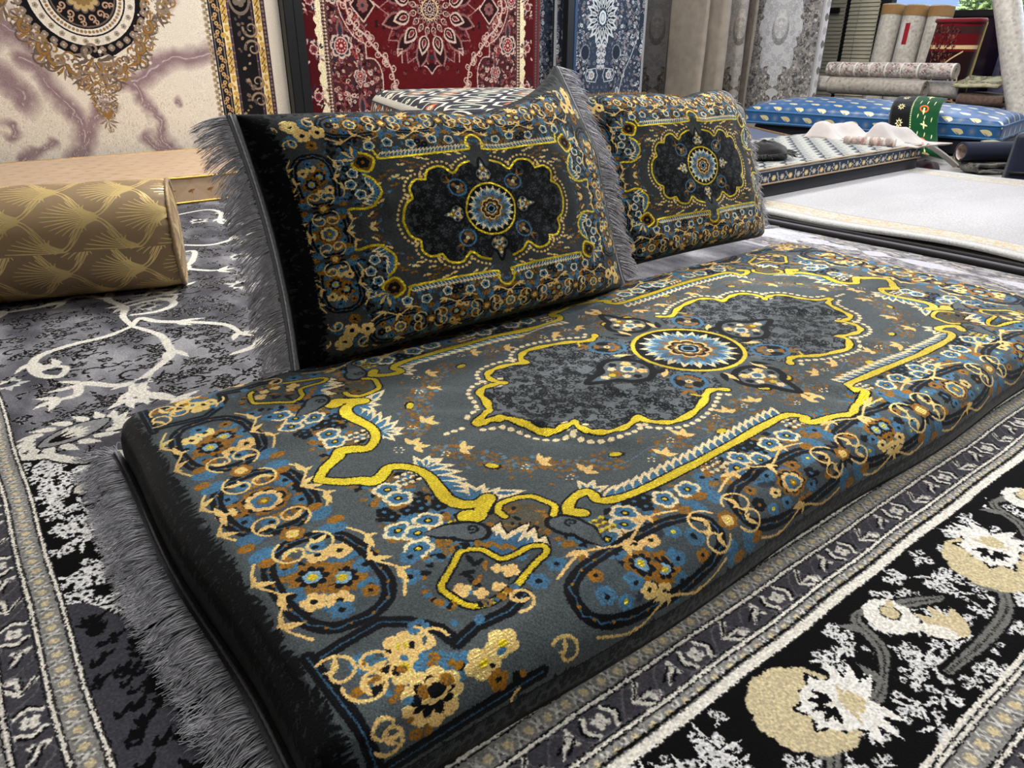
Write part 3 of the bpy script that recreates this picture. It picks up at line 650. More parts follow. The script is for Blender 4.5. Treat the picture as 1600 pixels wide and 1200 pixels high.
    for i in range(30):
        y = .042 * i
        c.line(spiral(.624, y, 1.6, .014, 1.1, 1 if i % 2 else -1, 16), .006, C3(190, 148, 100)); c.flower(.622, y + .02, .012, C3(198, 158, 106), None, NAVY, 6)
        for xs in (.672, .856):
            if (i // 3) % 2 == 0: c.line(spiral(xs - .008, y, 1.4, .014, 1.2, 1 if i % 2 else -1, 18), .0085, LG); c.leaf(xs, y + .02, 1.6, .026, .016, C3(170, 130, 60))
            else: c.flower(xs, y, .02, LG, None, C3(232, 212, 160), 6, i); c.line([(xs - .012, y - .016), (xs, y), (xs + .012, y + .016)], .006, C3(120, 92, 50)); c.leaf(xs, y + .03, 4.8, .02, .012, C3(120, 92, 50))
        c.disc(.887, y, .008, C3(128, 104, 100)); c.disc(.887, y + .02, .006, C3(128, 104, 100))
        for sg in (0, 1): c.disc([.699, .823][sg], y, .004, C3(150, 120, 116))
    for k in range(4):
        y = .2 + .27 * k
        for s in range(2):
            P = spiral(.762, y + .1 * s, 1.5 + 3.1 * s, .045, 1.25, 1 if s else -1, 26); c.line(P, [.016 * (1 - .6 * i / 26) for i in range(27)], C3(122, 102, 86)); c.line(P, .004, C3(178, 154, 126))
        for j in range(16): c.disc(.762 + rnd.uniform(-.05, .05), y + rnd.uniform(-.13, .13), rnd.uniform(.005, .012), [C3(112, 94, 82), C3(158, 136, 110), C3(84, 74, 72)][j % 3], 1.3, j, 5, .2)
    for y in (.98, .3):
        c.poly(ellipse(.762, y, .06, .08, 20), C3(120, 108, 96)); c.poly(ellipse(.762, y, .048, .062, 20), C3(12, 11, 14)); c.flower(.762, y, .04, C3(116, 106, 92), None, C3(150, 140, 120), 5)
    h = c.W // 2; c.a[:, :int(c.W * .22)] = c.a[:, ::-1][:, :int(c.W * .22)]
    return c.a, None

def medallion_rug(seed, W, H, cy, pal, ppm=560):
    """hung curvilinear medallion rug drawn as the right half and mirrored; pal: field, deep, light, mid, accent, border"""
    rnd = random.Random(seed); field, deep, light, mid, acc, bord = pal
    c = Cloth(0, W, 0, H, ppm, field)
    def fuss(xa, xb, ya, yb, dens, cols, s=.014, ok=None):
        for i in range(int((xb - xa) * (yb - ya) * dens)):
            x, y = rnd.uniform(xa, xb), rnd.uniform(ya, yb)
            if ok and not ok(x, y): continue
            q = rnd.uniform(.6, 1.3) * s; k = rnd.randrange(4); col = cols[i % len(cols)]
            if k == 0: c.flower(x, y, q, col, None, deep, 5, i, .2)
            elif k == 1: c.line(spiral(x, y, rnd.uniform(0, 6), q * 1.1, 1, rnd.choice((-1, 1)), 12), q * .35, col)
            elif k == 2: c.leaf(x, y, rnd.uniform(0, 6), q * 2, q * .7, col, .3)
            else: c.disc(x, y, q * .6, col, 1.3, i, 4, .2)
    return c, rnd, fuss
def design_red_rug():
    RED, DEEP, LT, MID, NV = C3(84, 8, 15), C3(36, 6, 10), C3(196, 170, 156), C3(126, 78, 76), C3(42, 42, 56)
    W, H, cy = .92, 1.1, .83
    c, rnd, fuss = medallion_rug(3, W, H, cy, (RED, DEEP, LT, MID, NV, RED))
    # side spandrels
    sp = smooth([(.63, 1.1), (.64, .95), (.62, .8), (.55, .68), (.47, .63)], 6) + [(.47, .55)] + smooth([(.47, .55), (.41, .54), (.37, .47), (.37, .35), (.4, .2), (.42, 0)], 6)
    c.poly(sp + [(.75, 0), (.75, 1.1)], C3(70, 28, 32))
    fuss(.36, .74, 0, 1.1, 2600, [MID, C3(180, 150, 136), NV, DEEP, C3(150, 60, 62), LT], .013, lambda x, y:  (x > .46 or y < .5))
    c.line(sp, .008, LT)
    for x, y, r in ((.63, .62, .05), (.52, .18, .055), (.52, .45, .03), (.66, .9, .04)):
        c.flower(x, y, r * 1.5, LT, None, None, 8); c.flower(x, y, r * 1.2, NV, None, None, 8); c.disc(x, y, r, LT, .9); c.disc(x, y, r * .82, C3(120, 20, 32), .9)
        for k in range(10): c.disc(x + r * .55 * math.cos(k * .63), y + r * .55 * math.sin(k * .63), r * .12, LT)
        c.disc(x, y, r * .2, LT); c.leaf(x, y + r, pi / 2, r * 2.2, r, MID); c.leaf(x, y + r, pi / 2, r * 1.6, r * .5, NV)
    # border
    c.rect(.70, .74, 0, H, C3(70, 44, 46)); c.rect(.74, .775, 0, H, C3(224, 210, 172)); c.rect(.775, .86, 0, H, C3(70, 7, 14)); c.rect(.86, W, 0, H, C3(96, 9, 18)); c.rect(.87, .9, 0, H, C3(60, 40, 46))
    for i in range(60): c.disc(.72, .019 * i, .007, C3(200, 180, 150)); c.disc(.707, .019 * i + .009, .004, MID); c.disc(.734, .019 * i, .004, LT); c.disc(.885, .019 * i, .007, MID)
    for k in range(5):
        y = .08 + .26 * k
        for j in range(26): c.leaf(.8 + rnd.uniform(-.05, .05), y + rnd.uniform(-.06, .06), rnd.uniform(0, 6), .03, .012, [LT, NV, MID, LT][j % 4], .3)
        c.flower(.805, y, .03, C3(120, 40, 48), LT, NV, 7)
        P = smooth([(.775, y + .06), (.79, y + .1), (.775, y + .13), (.792, y + .16), (.775, y + .2)], 5); c.poly(P + [(.74, y + .2), (.74, y + .06)], C3(224, 210, 172)); c.line(spiral(.782, y + .16, .6, .014, 1, 1, 12), .006, C3(224, 210, 172))
    # medallion on the axis
    fuss(0, .33, .5, 1.1, 1500, [C3(120, 60, 62), NV, MID, DEEP], .012, lambda x, y: x * x + (y - cy) ** 2 < .34 ** 2)
    def ringp(n, R, L, wd, rot=0.0):
        for i in range(n):
            a = 2 * pi * (i + .5) / n + rot; x, y = R * math.cos(a), cy + R * math.sin(a)
            c.leaf(x, y, a, L, wd, LT); c.leaf(x + .008 * math.cos(a), y + .008 * math.sin(a), a, L * .78, wd * .68, DEEP); c.leaf(x + .02 * math.cos(a), y + .02 * math.sin(a), a, L * .5, wd * .4, LT); c.leaf(x + .024 * math.cos(a), y + .024 * math.sin(a), a, L * .38, wd * .26, C3(110, 30, 34))
    for a in range(12):
        b = 2 * pi * a / 12 + .26; c.leaf(.2 * math.cos(b), cy + .2 * math.sin(b), b, .16, .1, MID); c.leaf(.21 * math.cos(b), cy + .21 * math.sin(b), b, .13, .07, DEEP)
    ringp(12, .155, .125, .085); ringp(16, .1, .06, .036); ringp(16, .06, .045, .022)
    c.disc(0, cy, .062, C3(200, 176, 130)); c.disc(0, cy, .052, DEEP)
    for k in range(8): c.disc(.036 * math.cos(k * pi / 4), cy + .036 * math.sin(k * pi / 4), .012, LT); c.disc(.036 * math.cos(k * pi / 4), cy + .036 * math.sin(k * pi / 4), .006, NV)
    c.disc(0, cy, .018, LT, 1, 0, 0, 0, .01)
    star = []
    for i in range(25):
        a = -pi / 2 + pi * i / 24; r = .36 if i % 2 == 0 else .3; star.append((r * math.cos(a), cy + r * math.sin(a)))
    c.line(star, .006, C3(160, 120, 116))
    c.poly([(0, .445), (.02, .48), (.045, .5), (0, .52)], DEEP); c.line([(0, .45), (.02, .475), (.04, .495), (.06, .5)], .008, LT)
    fuss(0, .5, .1, 1.1, 420, [C3(112, 60, 62), DEEP, C3(60, 10, 16)], .012, lambda x, y: .34 < math.hypot(x, y - cy) < .46 and abs(x) < .46)
    # pendants and scrolling vine
    x, y = .47, .84; c.poly(ellipse(x, y, .075, .085, 4), DEEP); c.line(ellipse(x, y, .08, .09, 4), .009, LT, True); c.flower(x, y, .04, MID, None, NV, 8); c.line([(.36, cy), (.4, cy + .03)], .008, LT)
    vine = smooth([(.56, .95), (.58, .84), (.54, .74), (.47, .68), (.42, .62), (.37, .57), (.32, .52), (.29, .45), (.28, .38), (.24, .34), (.28, .26), (.25, .2)], 6)
    c.line(vine, .011, LT)
    for i, (x, y, a) in enumerate(along(vine, .042)):
        c.line(spiral(x, y, a + (1 if i % 2 else -1) * .8, .022, 1.1, 1 if i % 2 else -1, 16), .007, LT)
    for x, y, a, R, h in ((.25, .33, 2.6, .05, 1), (.3, .3, .6, .045, -1), (.27, .2, 3, .05, -1), (.12, .22, .6, .05, 1), (.08, .26, 2.4, .035, -1), (.16, .28, 1, .03, 1), (.03, .25, .4, .03, 1), (.2, .14, 0, .05, 1)):
        c.line(spiral(x, y, a, R, 1.15, h, 22), [.012 * (1 - .4 * i / 22) for i in range(23)], LT)
    for x, y in ((.43, .66), (.34, .53), (.29, .38)): c.disc(x, y, .025, C3(180, 150, 140), 1, 0, 0, 0, .017); c.flower(x, y, .013, LT, None, None, 5)
    c.line([(.22, .52), (.22, .585), (.25, .56), (.25, .6), (.215, .6)], .008, LT)
    return weave(c.quad(True, False), 2, 1.3, .14, 5), None
def design_blue_rug():
    FLD, DEEP, LT, MID, ROSE = C3(48, 58, 76), C3(24, 30, 42), C3(190, 196, 200), C3(124, 128, 134), C3(150, 132, 132)
    W, H, cy = .5, 1.15, .76
    c, rnd, fuss = medallion_rug(6, W, H, cy, (FLD, DEEP, LT, MID, ROSE, FLD), 620)
    fuss(0, .41, .0, 1.15, 900, [C3(84, 92, 106), C3(66, 76, 92), MID], .011)
    fuss(.1, .42, 0, 1.15, 2600, [MID, LT, C3(110, 118, 128), ROSE, DEEP], .012, lambda x, y: abs(math.hypot(x - .0, (y - .74) * .8) - .34) < .07)
    fuss(.12, .3, .5, .66, 1800, [MID, LT, C3(110, 118, 128)], .01); c.disc(.17, .52, .05, C3(36, 44, 60), .8); c.disc(.17, .52, .062, MID, .8, 0, 12, .1, .05)
    fuss(0, .2, .3, .46, 600, [MID, LT], .009, lambda x, y: x > .09)
    for R, n, L, wd, a0 in ((.1, 16, .13, .05, 0), (.13, 16, .075, .035, .2)):
        for i in range(n):
            a = 2 * pi * i / n + a0; c.leaf(R * .5 * math.cos(a), cy + R * .62 * math.sin(a), a, L, wd, LT); c.leaf(R * .55 * math.cos(a), cy + R * .66 * math.sin(a), a, L * .7, wd * .5, DEEP if R < .12 else MID)
    c.disc(0, cy, .05, C3(200, 214, 222), .8, 0, 8, .05); c.disc(0, cy, .036, MID, .7); c.disc(0, cy, .026, LT, .7)
    fuss(.06, .22, .58, .95, 1500, [LT, MID, C3(96, 106, 120), ROSE], .012, lambda x, y: x > .1 + .3 * abs(y - cy))
    for y, s in ((.56, .05), (.5, .045), (.45, .035), (.41, .03)):
        for k in range(7): c.leaf(0, y + .02, -pi / 2 + (k - 3) * .42, s * 1.3, s * .36, [LT, MID, C3(190, 170, 172)][k % 3])
        c.line(spiral(.02, y, -.6, s * .5, 1.1, 1, 14), .008, LT)
    c.flower(.095, .36, .034, LT, None, C3(110, 118, 128), 7); c.flower(.095, .36, .02, ROSE, None, LT, 5)
    c.line([(.03, .36), (.05, .41), (.14, .4), (.16, .36), (.14, .32), (.05, .31), (.03, .36)], .006, LT)
    c.disc(.2, .24, .03, LT, .7); c.disc(.2, .24, .02, MID, .7)
    c.line(smooth([(.42, 1.1), (.44, .9), (.42, .7), (.34, .5), (.26, .36), (.22, .2), (.2, 0)], 6), .007, LT)
    fuss(.3, .42, 0, .3, 1600, [MID, C3(110, 118, 128), ROSE], .016)
    c.rect(.41, .445, 0, H, C3(40, 48, 64)); fuss(.36, .46, .0, 1.15, 900, [LT, MID, ROSE], .015)
    c.rect(.455, .48, 0, H, C3(150, 152, 154)); c.rect(.48, .5, 0, H, DEEP)
    return c.quad(True, False), None
def design_damask():
    G1, G2, G3, D = C3(150, 149, 150), C3(206, 206, 210), C3(116, 114, 114), C3(84, 82, 82)
    W, H = .46, 1.15; c, rnd, fuss = medallion_rug(8, W, H, .6, (G1, D, G2, G3, G2, G1), 620)
    fuss(0, .36, 0, 1.15, 3000, [G3, D, C3(176, 170, 162), C3(134, 132, 132)], .017); fuss(0, .36, 0, 1.15, 500, [C3(214, 206, 194), G3], .011)
    blob = smooth([(0, .3), (.03, .34), (.04, .4), (.07, .42), (.07, .48), (.14, .46), (.16, .55), (.15, .62), (.18, .64), (.16, .7), (.2, .74), (.2, .82), (.17, .86), (.19, .9), (.17, 1.0), (.16, 1.15)], 5)
    c.poly(blob + [(0, 1.15)], G2); c.clip = c.mask(blob + [(0, 1.15)]); scribble(c, rnd, 0, .2, .3, 1.15, 160, .022, .003, C3(176, 176, 182)); c.clip = None
    c.poly(ellipse(0, .76, .08, .12, 20), C3(140, 138, 140)); c.poly(ellipse(0, .8, .06, .11, 20), C3(222, 222, 222)); scribble(c, rnd, 0, .07, .68, .9, 50, .014, .003, C3(180, 180, 184))
    c.poly(smooth([(0, .0), (.03, .06), (.06, .12), (.045, .17), (.01, .2), (.02, .23), (.06, .25), (.05, .28), (0, .3)], 4) + [(0, 0)], C3(196, 196, 200))
    c.poly([(.36, .3), (.33, .2), (.27, .13), (.3, .05), (.28, 0), (.46, 0), (.46, .3)], C3(190, 190, 194))
    c.rect(.36, .375, 0, H, C3(150, 150, 152)); c.rect(.375, .46, 0, H, C3(202, 202, 206)); c.rect(.38, .384, 0, H, G3)
    for i in range(12): c.disc(.415, .05 + .1 * i, .03, [G3, C3(170, 170, 172)][i % 2], .5, 0, 4, .08); c.disc(.45, .1 * i, .02, C3(182, 178, 174), 1, 0, 5, .2)
    return c.quad(True, False), None
def design_fans():
    """art-deco fans, one repeat of .11 by .11 m; returns a gold-line mask"""
    p = 900; w = .12; c = Cloth(0, w, 0, w, p * 2, C3(0, 0, 0)); ONE = C3(255, 255, 255)
    for ox in (-1, 0, 1):
        for oy in (-1, 0, 1, 2):
            for hx, hy in ((0, 0), (.5, .5)):
                bx, by = (ox + hx) * w + w / 2, (oy + hy) * w
                for sg in (-1, 1):
                    E = smooth([(bx, by), (bx + sg * .012, by + .022), (bx + sg * .04, by + .042), (bx + sg * .056, by + .062), (bx + sg * .052, by + .078), (bx + sg * .03, by + .092), (bx + sg * .008, by + .106), (bx, by + .12)], 5)
                    c.line(E, .0024, ONE); c.line(offset(E, -sg * .0056), .0022, ONE)
                    for k in range(9):
                        a = (k + .5) * .185; L = .076 - .0035 * k - (.012 if k > 6 else 0)
                        P = smooth([(bx + sg * .001 * k, by + .004), (bx + sg * L * .45 * math.sin(a * .8), by + .012 + L * .5 * math.cos(a * .8)), (bx + sg * L * .66 * math.sin(a), by + .016 + L * math.cos(a) * .92)], 5)
                        c.line(P, [.0013 + .0015 * (1 - abs(2 * i / len(P) - 1)) for i in range(len(P))], ONE)
                for k in range(12): c.disc(bx, by + .002 * k, .0042 * (1 - k / 14), ONE)
    return c.a, w
def design_white_rug():
    rnd = random.Random(14); x1, y1 = 1.65, 2.3
    c = Cloth(0, x1, 0, y1, 360, C3(178, 178, 182))
    c.a *= (.93 + .14 * fractal(c.H, c.W, 90, 4, 4, 2))[..., None]
    for d0, d1, col in ((0, .07, C3(190, 190, 190)), (.07, .19, C3(194, 189, 180)), (.19, .2, C3(160, 158, 156))):
        c.rect(d0, d1, 0, y1, col); c.rect(x1 - d1, x1 - d0, 0, y1, col); c.rect(0, x1, y1 - d1, y1 - d0, col); c.rect(0, x1, d0, d1, col)
    for i in range(2600):
        e = i % 3
        x, y = (rnd.uniform(.08, .18), rnd.uniform(.1, y1 - .1)) if e == 0 else ((x1 - rnd.uniform(.08, .18), rnd.uniform(.1, y1 - .1)) if e == 1 else (rnd.uniform(.1, x1 - .1), y1 - rnd.uniform(.08, .18)))
        c.leaf(x, y, rnd.uniform(0, 6), rnd.uniform(.012, .03), .007, [C3(186, 168, 132), C3(174, 168, 158), C3(192, 180, 152)][i % 3], .3)
    for d in (.065, .073, .19): c.line([(d, d), (d, y1 - d), (x1 - d, y1 - d), (x1 - d, d)], .006, C3(166, 164, 162))
    return c.a, (x1, y1)
def design_lattice():
    rnd = random.Random(2); w, h = 1.3, .75
    c = Cloth(0, w, 0, h, 520, C3(166, 168, 164)); NV = C3(34, 42, 58)
    for i in range(-1, 12):
        for j in range(-1, 12):
            x, y = .125 * i + (.0625 if j % 2 else 0), .062 * j + .1
            c.line(smooth([(x, y), (x + .03, y + .006), (x + .05, y + .03), (x + .07, y + .056), (x + .1, y + .062), (x + .13, y + .062)], 5), .0085, NV)
            c.disc(x + .052, y + .050, .0115, NV, 1.2, .4); c.leaf(x + .06, y + .04, -.5, .04, .010, NV, .2)
            for k in range(5): c.line([(x + .02 + .022 * k, y + .016 + .003 * k), (x + .036 + .022 * k, y + .02 + .003 * k)], .004, C3(96, 96, 96))
    c.rect(0, w, 0, .1, C3(44, 52, 68)); c.rect(0, w, 0, .035, C3(150, 146, 132))
    for i in range(90): c.line([(.0145 * i, .004), (.0145 * i + .012, .03)], .005, C3(92, 92, 88))
    for i in range(26):
        x = .05 * i + .02
        c.flower(x, .066, .013, [C3(222, 196, 130), C3(180, 176, 164)][i % 2], None, C3(240, 230, 200), 6)
        for k in range(6): c.disc(x + .025 + rnd.uniform(-.008, .008), .045 + .008 * k, .004, C3(190, 190, 186))
    c.line([(0, .1), (w, .1)], .006, C3(196, 194, 184)); c.line([(0, .037), (w, .037)], .004, C3(210, 206, 190))
    return c.a, (w, h)
def design_tribal():
    """dark cushion cover with kilim diamonds, orange stars and a cream comb edge"""
    rnd = random.Random(7); w, h = .8, 1.4
    c = Cloth(0, w, 0, h, 520, C3(26, 30, 46)); CR, OR, GN = C3(226, 220, 200), C3(206, 102, 44), C3(40, 76, 60)
    for i in range(6):
        for j in range(9):
            x, y = .17 * i + (.085 if j % 2 else 0), .16 * j
            P = [(x - .07, y), (x - .03, y + .07), (x + .03, y + .07), (x + .07, y), (x + .03, y - .07), (x - .03, y - .07)]
            c.line(P, .014, CR, True); c.poly([(x - .04, y), (x, y + .045), (x + .04, y), (x, y - .045)], [OR, C3(200, 190, 170), GN][(i + j) % 3]); c.flower(x, y, .02, CR, None, C3(30, 34, 50), 4)
            c.rect(x - .06, x + .06, y + .07, y + .078, C3(150, 150, 150))
    c.rect(0, .12, 0, h, C3(20, 26, 36)); c.rect(.12, .15, 0, h, C3(190, 186, 174))
    for k in range(18):
        y = .08 * k; c.disc(.085, y, .028, [CR, OR][k % 2], 1, 0, 4, .15, .014); c.flower(.085, y, .012, [GN, CR][k % 2], None, None, 4); c.leaf(.1, y + .03, 1.5, .04, .016, [OR, CR, GN][k % 3], .3)
    c.rect(0, .045, 0, h, CR); c.rect(0, .018, 0, h, C3(214, 206, 176))
    for k in range(70): c.rect(.018, .045, .02 * k, .02 * k + .009, C3(18, 20, 28))
    return c.a, (w, h)
def design_rolled():
    rnd = random.Random(12); w, h = 1.0, .5
    c = Cloth(0, w, 0, h, 420, C3(188, 180, 172))
    for k in range(7):
        x = .12 + .125 * k
        if k % 2 == 0: c.rect(x + .012, x + .112, 0, h, C3(160, 155, 150))
    for i in range(2600):
        x, y = rnd.uniform(0, w), rnd.uniform(0, h); c.flower(x, y, rnd.uniform(.004, .011), [C3(160, 152, 147), C3(198, 180, 174), C3(168, 128, 126), C3(208, 202, 194), C3(128, 122, 120)][i % 5], None, None, 5, i, .2)
    for k in range(7):
        x = .12 + .125 * k; c.rect(x, x + .010, 0, h, C3(222, 218, 208))
        for j in range(9):
            y = .03 + .056 * j
            for m in range(7): c.leaf(x + .06, y, m * .9, .022, .008, [C3(112, 98, 98), C3(206, 198, 190), C3(140, 98, 98)][m % 3], .2)
    return c.a, (w, h)
def design_red_fold():
    rnd = random.Random(15); w, h = .3, .55; c = Cloth(0, w, 0, h, 700, C3(96, 8, 16)); LT = C3(214, 186, 140); D = C3(30, 6, 8)
    c.rect(0, w, .47, .5, C3(60, 30, 32)); c.rect(0, w, .41, .425, LT); c.rect(0, w, 0, .4, D)
    for i in range(260): x, y = rnd.uniform(0, .18), rnd.uniform(.28, .5); c.leaf(x, y, i, .018, .007, [C3(96, 48, 44), C3(80, 12, 18), C3(120, 84, 66), D][i % 4], .2)
    for i in range(220): x, y = rnd.uniform(0, w), rnd.uniform(0, .12); c.leaf(x, y, i, .018, .007, [C3(96, 48, 44), C3(80, 12, 18), D][i % 3], .2)
    for P in ([(0, .22), (.05, .24), (.09, .26), (.1, .3), (.16, .36), (.24, .4)], [(.02, .12), (.05, .18), (.09, .15), (.12, .18), (.17, .2), (.2, .17), (.24, .2), (.3, .19)]): c.line(smooth(P, 5), .007, LT)
    for x, y, a, R, hd in ((.2, .2, 1, .05, -1), (.17, .25, 2, .04, 1), (.26, .28, 1.5, .035, 1), (.12, .06, 1, .05, 1)): c.line(spiral(x, y, a, R, 1.1, hd, 20), .008, LT)
    return c.a, (w, h)
# ================================================================ scene
import bpy, bmesh
from mathutils import Vector, Matrix, noise as mnoise
sc = bpy.context.scene
col = sc.collection
def image(name, a):
    h, w = a.shape[:2]
    im = bpy.data.images.new(name, w, h, alpha=False)
    px = np.ones((h, w, 4), np.float32); px[..., :3] = np.clip(a, 0, 1)
    im.pixels.foreach_set(px.ravel()); im.update(); im.pack()
    return im
class NT:
    def __init__(s, name):
        s.m = bpy.data.materials.new(name); s.m.use_nodes = True; s.t = s.m.node_tree; s.t.nodes.clear()
        s.out = s.n('ShaderNodeOutputMaterial'); s.b = s.n('ShaderNodeBsdfPrincipled'); s.l(s.b.outputs[0], s.out.inputs[0])
    def n(s, t, **k):
        x = s.t.nodes.new(t)
        for a, v in k.items(): setattr(x, a, v)
        return x
    def l(s, a, b): s.t.links.new(a, b)
    def set(s, **k):
        for a, v in k.items(): s.b.inputs[a.replace('_', ' ')].default_value = v
def rgba(c): 
    c = [float(v) for v in c]
    return tuple([((v + .055) / 1.055) ** 2.4 if v > .04045 else v / 12.92 for v in c]) + (1,)
def cloth_mat(name, im, rough=.85, sheen=.25, fuzz=.0012, fscale=900, bump=.25, bscale=500, relief=.3, spec=.25, ext='EXTEND', foil=None, tint=(1, 1, 1), bdist=.002):
    """woven / cut-pile cloth: pattern map with ragged yarn edges, pile bump and sheen"""
    q = NT(name)
    uv = q.n('ShaderNodeUVMap'); tc = q.n('ShaderNodeTexCoord')
    nz = q.n('ShaderNodeTexNoise'); nz.inputs['Scale'].default_value = fscale; nz.inputs['Detail'].default_value = 1
    q.l(tc.outputs['Object'], nz.inputs['Vector'])
    sub = q.n('ShaderNodeVectorMath', operation='SUBTRACT'); sub.inputs[1].default_value = (.5, .5, .5); q.l(nz.outputs['Color'], sub.inputs[0])
    scl = q.n('ShaderNodeVectorMath', operation='SCALE'); scl.inputs[3].default_value = fuzz; q.l(sub.outputs[0], scl.inputs[0])
    add = q.n('ShaderNodeVectorMath', operation='ADD'); q.l(uv.outputs[0], add.inputs[0]); q.l(scl.outputs[0], add.inputs[1])
    t = q.n('ShaderNodeTexImage', extension=ext); t.image = im; q.l(add.outputs[0], t.inputs[0])
    n2 = q.n('ShaderNodeTexNoise'); n2.inputs['Scale'].default_value = bscale; n2.inputs['Detail'].default_value = 2; q.l(tc.outputs['Object'], n2.inputs['Vector'])
    mr = q.n('ShaderNodeMapRange'); mr.inputs[1].default_value = .3; mr.inputs[2].default_value = .7; mr.inputs[3].default_value = .8; mr.inputs[4].default_value = 1.18; q.l(n2.outputs[0], mr.inputs[0])
    mx = q.n('ShaderNodeVectorMath', operation='SCALE'); q.l(t.outputs[0], mx.inputs[0]); q.l(mr.outputs[0], mx.inputs[3])
    mt = q.n('ShaderNodeVectorMath', operation='MULTIPLY'); mt.inputs[1].default_value = tint; q.l(mx.outputs[0], mt.inputs[0])
    q.l(mt.outputs[0], q.b.inputs['Base Color'])
    q.set(Roughness=rough, Sheen_Weight=sheen, Sheen_Roughness=.4)
    q.b.inputs['Specular IOR Level'].default_value = spec
    bw = q.n('ShaderNodeRGBToBW'); q.l(t.outputs[0], bw.inputs[0])
    ml = q.n('ShaderNodeMath', operation='MULTIPLY_ADD'); q.l(bw.outputs[0], ml.inputs[0]); ml.inputs[1].default_value = relief; q.l(n2.outputs[0], ml.inputs[2])
    bp = q.n('ShaderNodeBump'); bp.inputs['Strength'].default_value = bump; bp.inputs['Distance'].default_value = bdist; q.l(ml.outputs[0], bp.inputs['Height']); q.l(bp.outputs[0], q.b.inputs['Normal'])
    if foil:        # metallic yarn / foil print where the map is yellow (or bright for fan prints)
        sp = q.n('ShaderNodeSeparateColor'); q.l(t.outputs[0], sp.inputs[0])
        if foil == 'yellow':
            s1 = q.n('ShaderNodeMath', operation='SUBTRACT'); q.l(sp.outputs[1], s1.inputs[0]); q.l(sp.outputs[2], s1.inputs[1])
            m1 = q.n('ShaderNodeMapRange'); m1.inputs[1].default_value = .42; m1.inputs[2].default_value = .55; q.l(s1.outputs[0], m1.inputs[0])
            k = q.n('ShaderNodeMath', operation='MULTIPLY'); k.inputs[1].default_value = .45; q.l(m1.outputs[0], k.inputs[0]); q.l(k.outputs[0], q.b.inputs['Metallic'])
            r = q.n('ShaderNodeMapRange'); r.inputs[3].default_value = rough; r.inputs[4].default_value = .42; q.l(m1.outputs[0], r.inputs[0]); q.l(r.outputs[0], q.b.inputs['Roughness'])
            wv = q.n('ShaderNodeTexWave', wave_type='BANDS', bands_direction='Y'); wv.inputs['Scale'].default_value = 95; q.l(tc.outputs['Object'], wv.inputs['Vector'])
            w1 = q.n('ShaderNodeMath', operation='MULTIPLY'); q.l(wv.outputs['Fac'], w1.inputs[0]); q.l(m1.outputs[0], w1.inputs[1])
            w2 = q.n('ShaderNodeMath', operation='MULTIPLY_ADD'); q.l(w1.outputs[0], w2.inputs[0]); w2.inputs[1].default_value = .9; q.l(ml.outputs[0], w2.inputs[2]); q.l(w2.outputs[0], bp.inputs['Height'])
            dk = q.n('ShaderNodeMapRange'); dk.inputs[3].default_value = 1; dk.inputs[4].default_value = .62; q.l(w1.outputs[0], dk.inputs[0])
            ds = q.n('ShaderNodeVectorMath', operation='SCALE'); q.l(mt.outputs[0], ds.inputs[0]); q.l(dk.outputs[0], ds.inputs[3]); q.l(ds.outputs[0], q.b.inputs['Base Color'])
        elif foil == 'line':
            a, b = rgba(foil_cols[name][0]), rgba(foil_cols[name][1])
            mc = q.n('ShaderNodeMix', data_type='RGBA'); mc.inputs[6].default_value = a; mc.inputs[7].default_value = b; q.l(sp.outputs[0], mc.inputs[0]); q.l(mc.outputs[2], q.b.inputs['Base Color'])
            k = q.n('ShaderNodeMath', operation='MULTIPLY'); k.inputs[1].default_value = .42; q.l(sp.outputs[0], k.inputs[0]); q.l(k.outputs[0], q.b.inputs['Metallic'])
            r = q.n('ShaderNodeMapRange'); r.inputs[3].default_value = rough; r.inputs[4].default_value = .33; q.l(sp.outputs[0], r.inputs[0]); q.l(r.outputs[0], q.b.inputs['Roughness'])
    return q.m
foil_cols = {}
def plain(name, c, rough=.8, metal=0.0, sheen=0.0, var=.12, vscale=60, bump=.0, bscale=400, spec=.3, trans=0.0, alpha=1.0, coat=0.0):
    q = NT(name); tc = q.n('ShaderNodeTexCoord'); nz = q.n('ShaderNodeTexNoise'); nz.inputs['Scale'].default_value = vscale; nz.inputs['Detail'].default_value = 3; q.l(tc.outputs['Object'], nz.inputs['Vector'])
    mr = q.n('ShaderNodeMapRange'); mr.inputs[1].default_value = .25; mr.inputs[2].default_value = .75; mr.inputs[3].default_value = 1 - var; mr.inputs[4].default_value = 1 + var; q.l(nz.outputs[0], mr.inputs[0])
    sv = q.n('ShaderNodeVectorMath', operation='SCALE'); sv.inputs[0].default_value = rgba(c)[:3]; q.l(mr.outputs[0], sv.inputs[3]); q.l(sv.outputs[0], q.b.inputs['Base Color'])
    q.set(Roughness=rough, Metallic=metal, Sheen_Weight=sheen, Transmission_Weight=trans, Alpha=alpha, Coat_Weight=coat); q.b.inputs['Specular IOR Level'].default_value = spec
    if bump:
        n2 = q.n('ShaderNodeTexNoise'); n2.inputs['Scale'].default_value = bscale; q.l(tc.outputs['Object'], n2.inputs['Vector'])
        bp = q.n('ShaderNodeBump'); bp.inputs['Strength'].default_value = bump; bp.inputs['Distance'].default_value = .002; q.l(n2.outputs[0], bp.inputs['Height']); q.l(bp.outputs[0], q.b.inputs['Normal'])
    return q.m

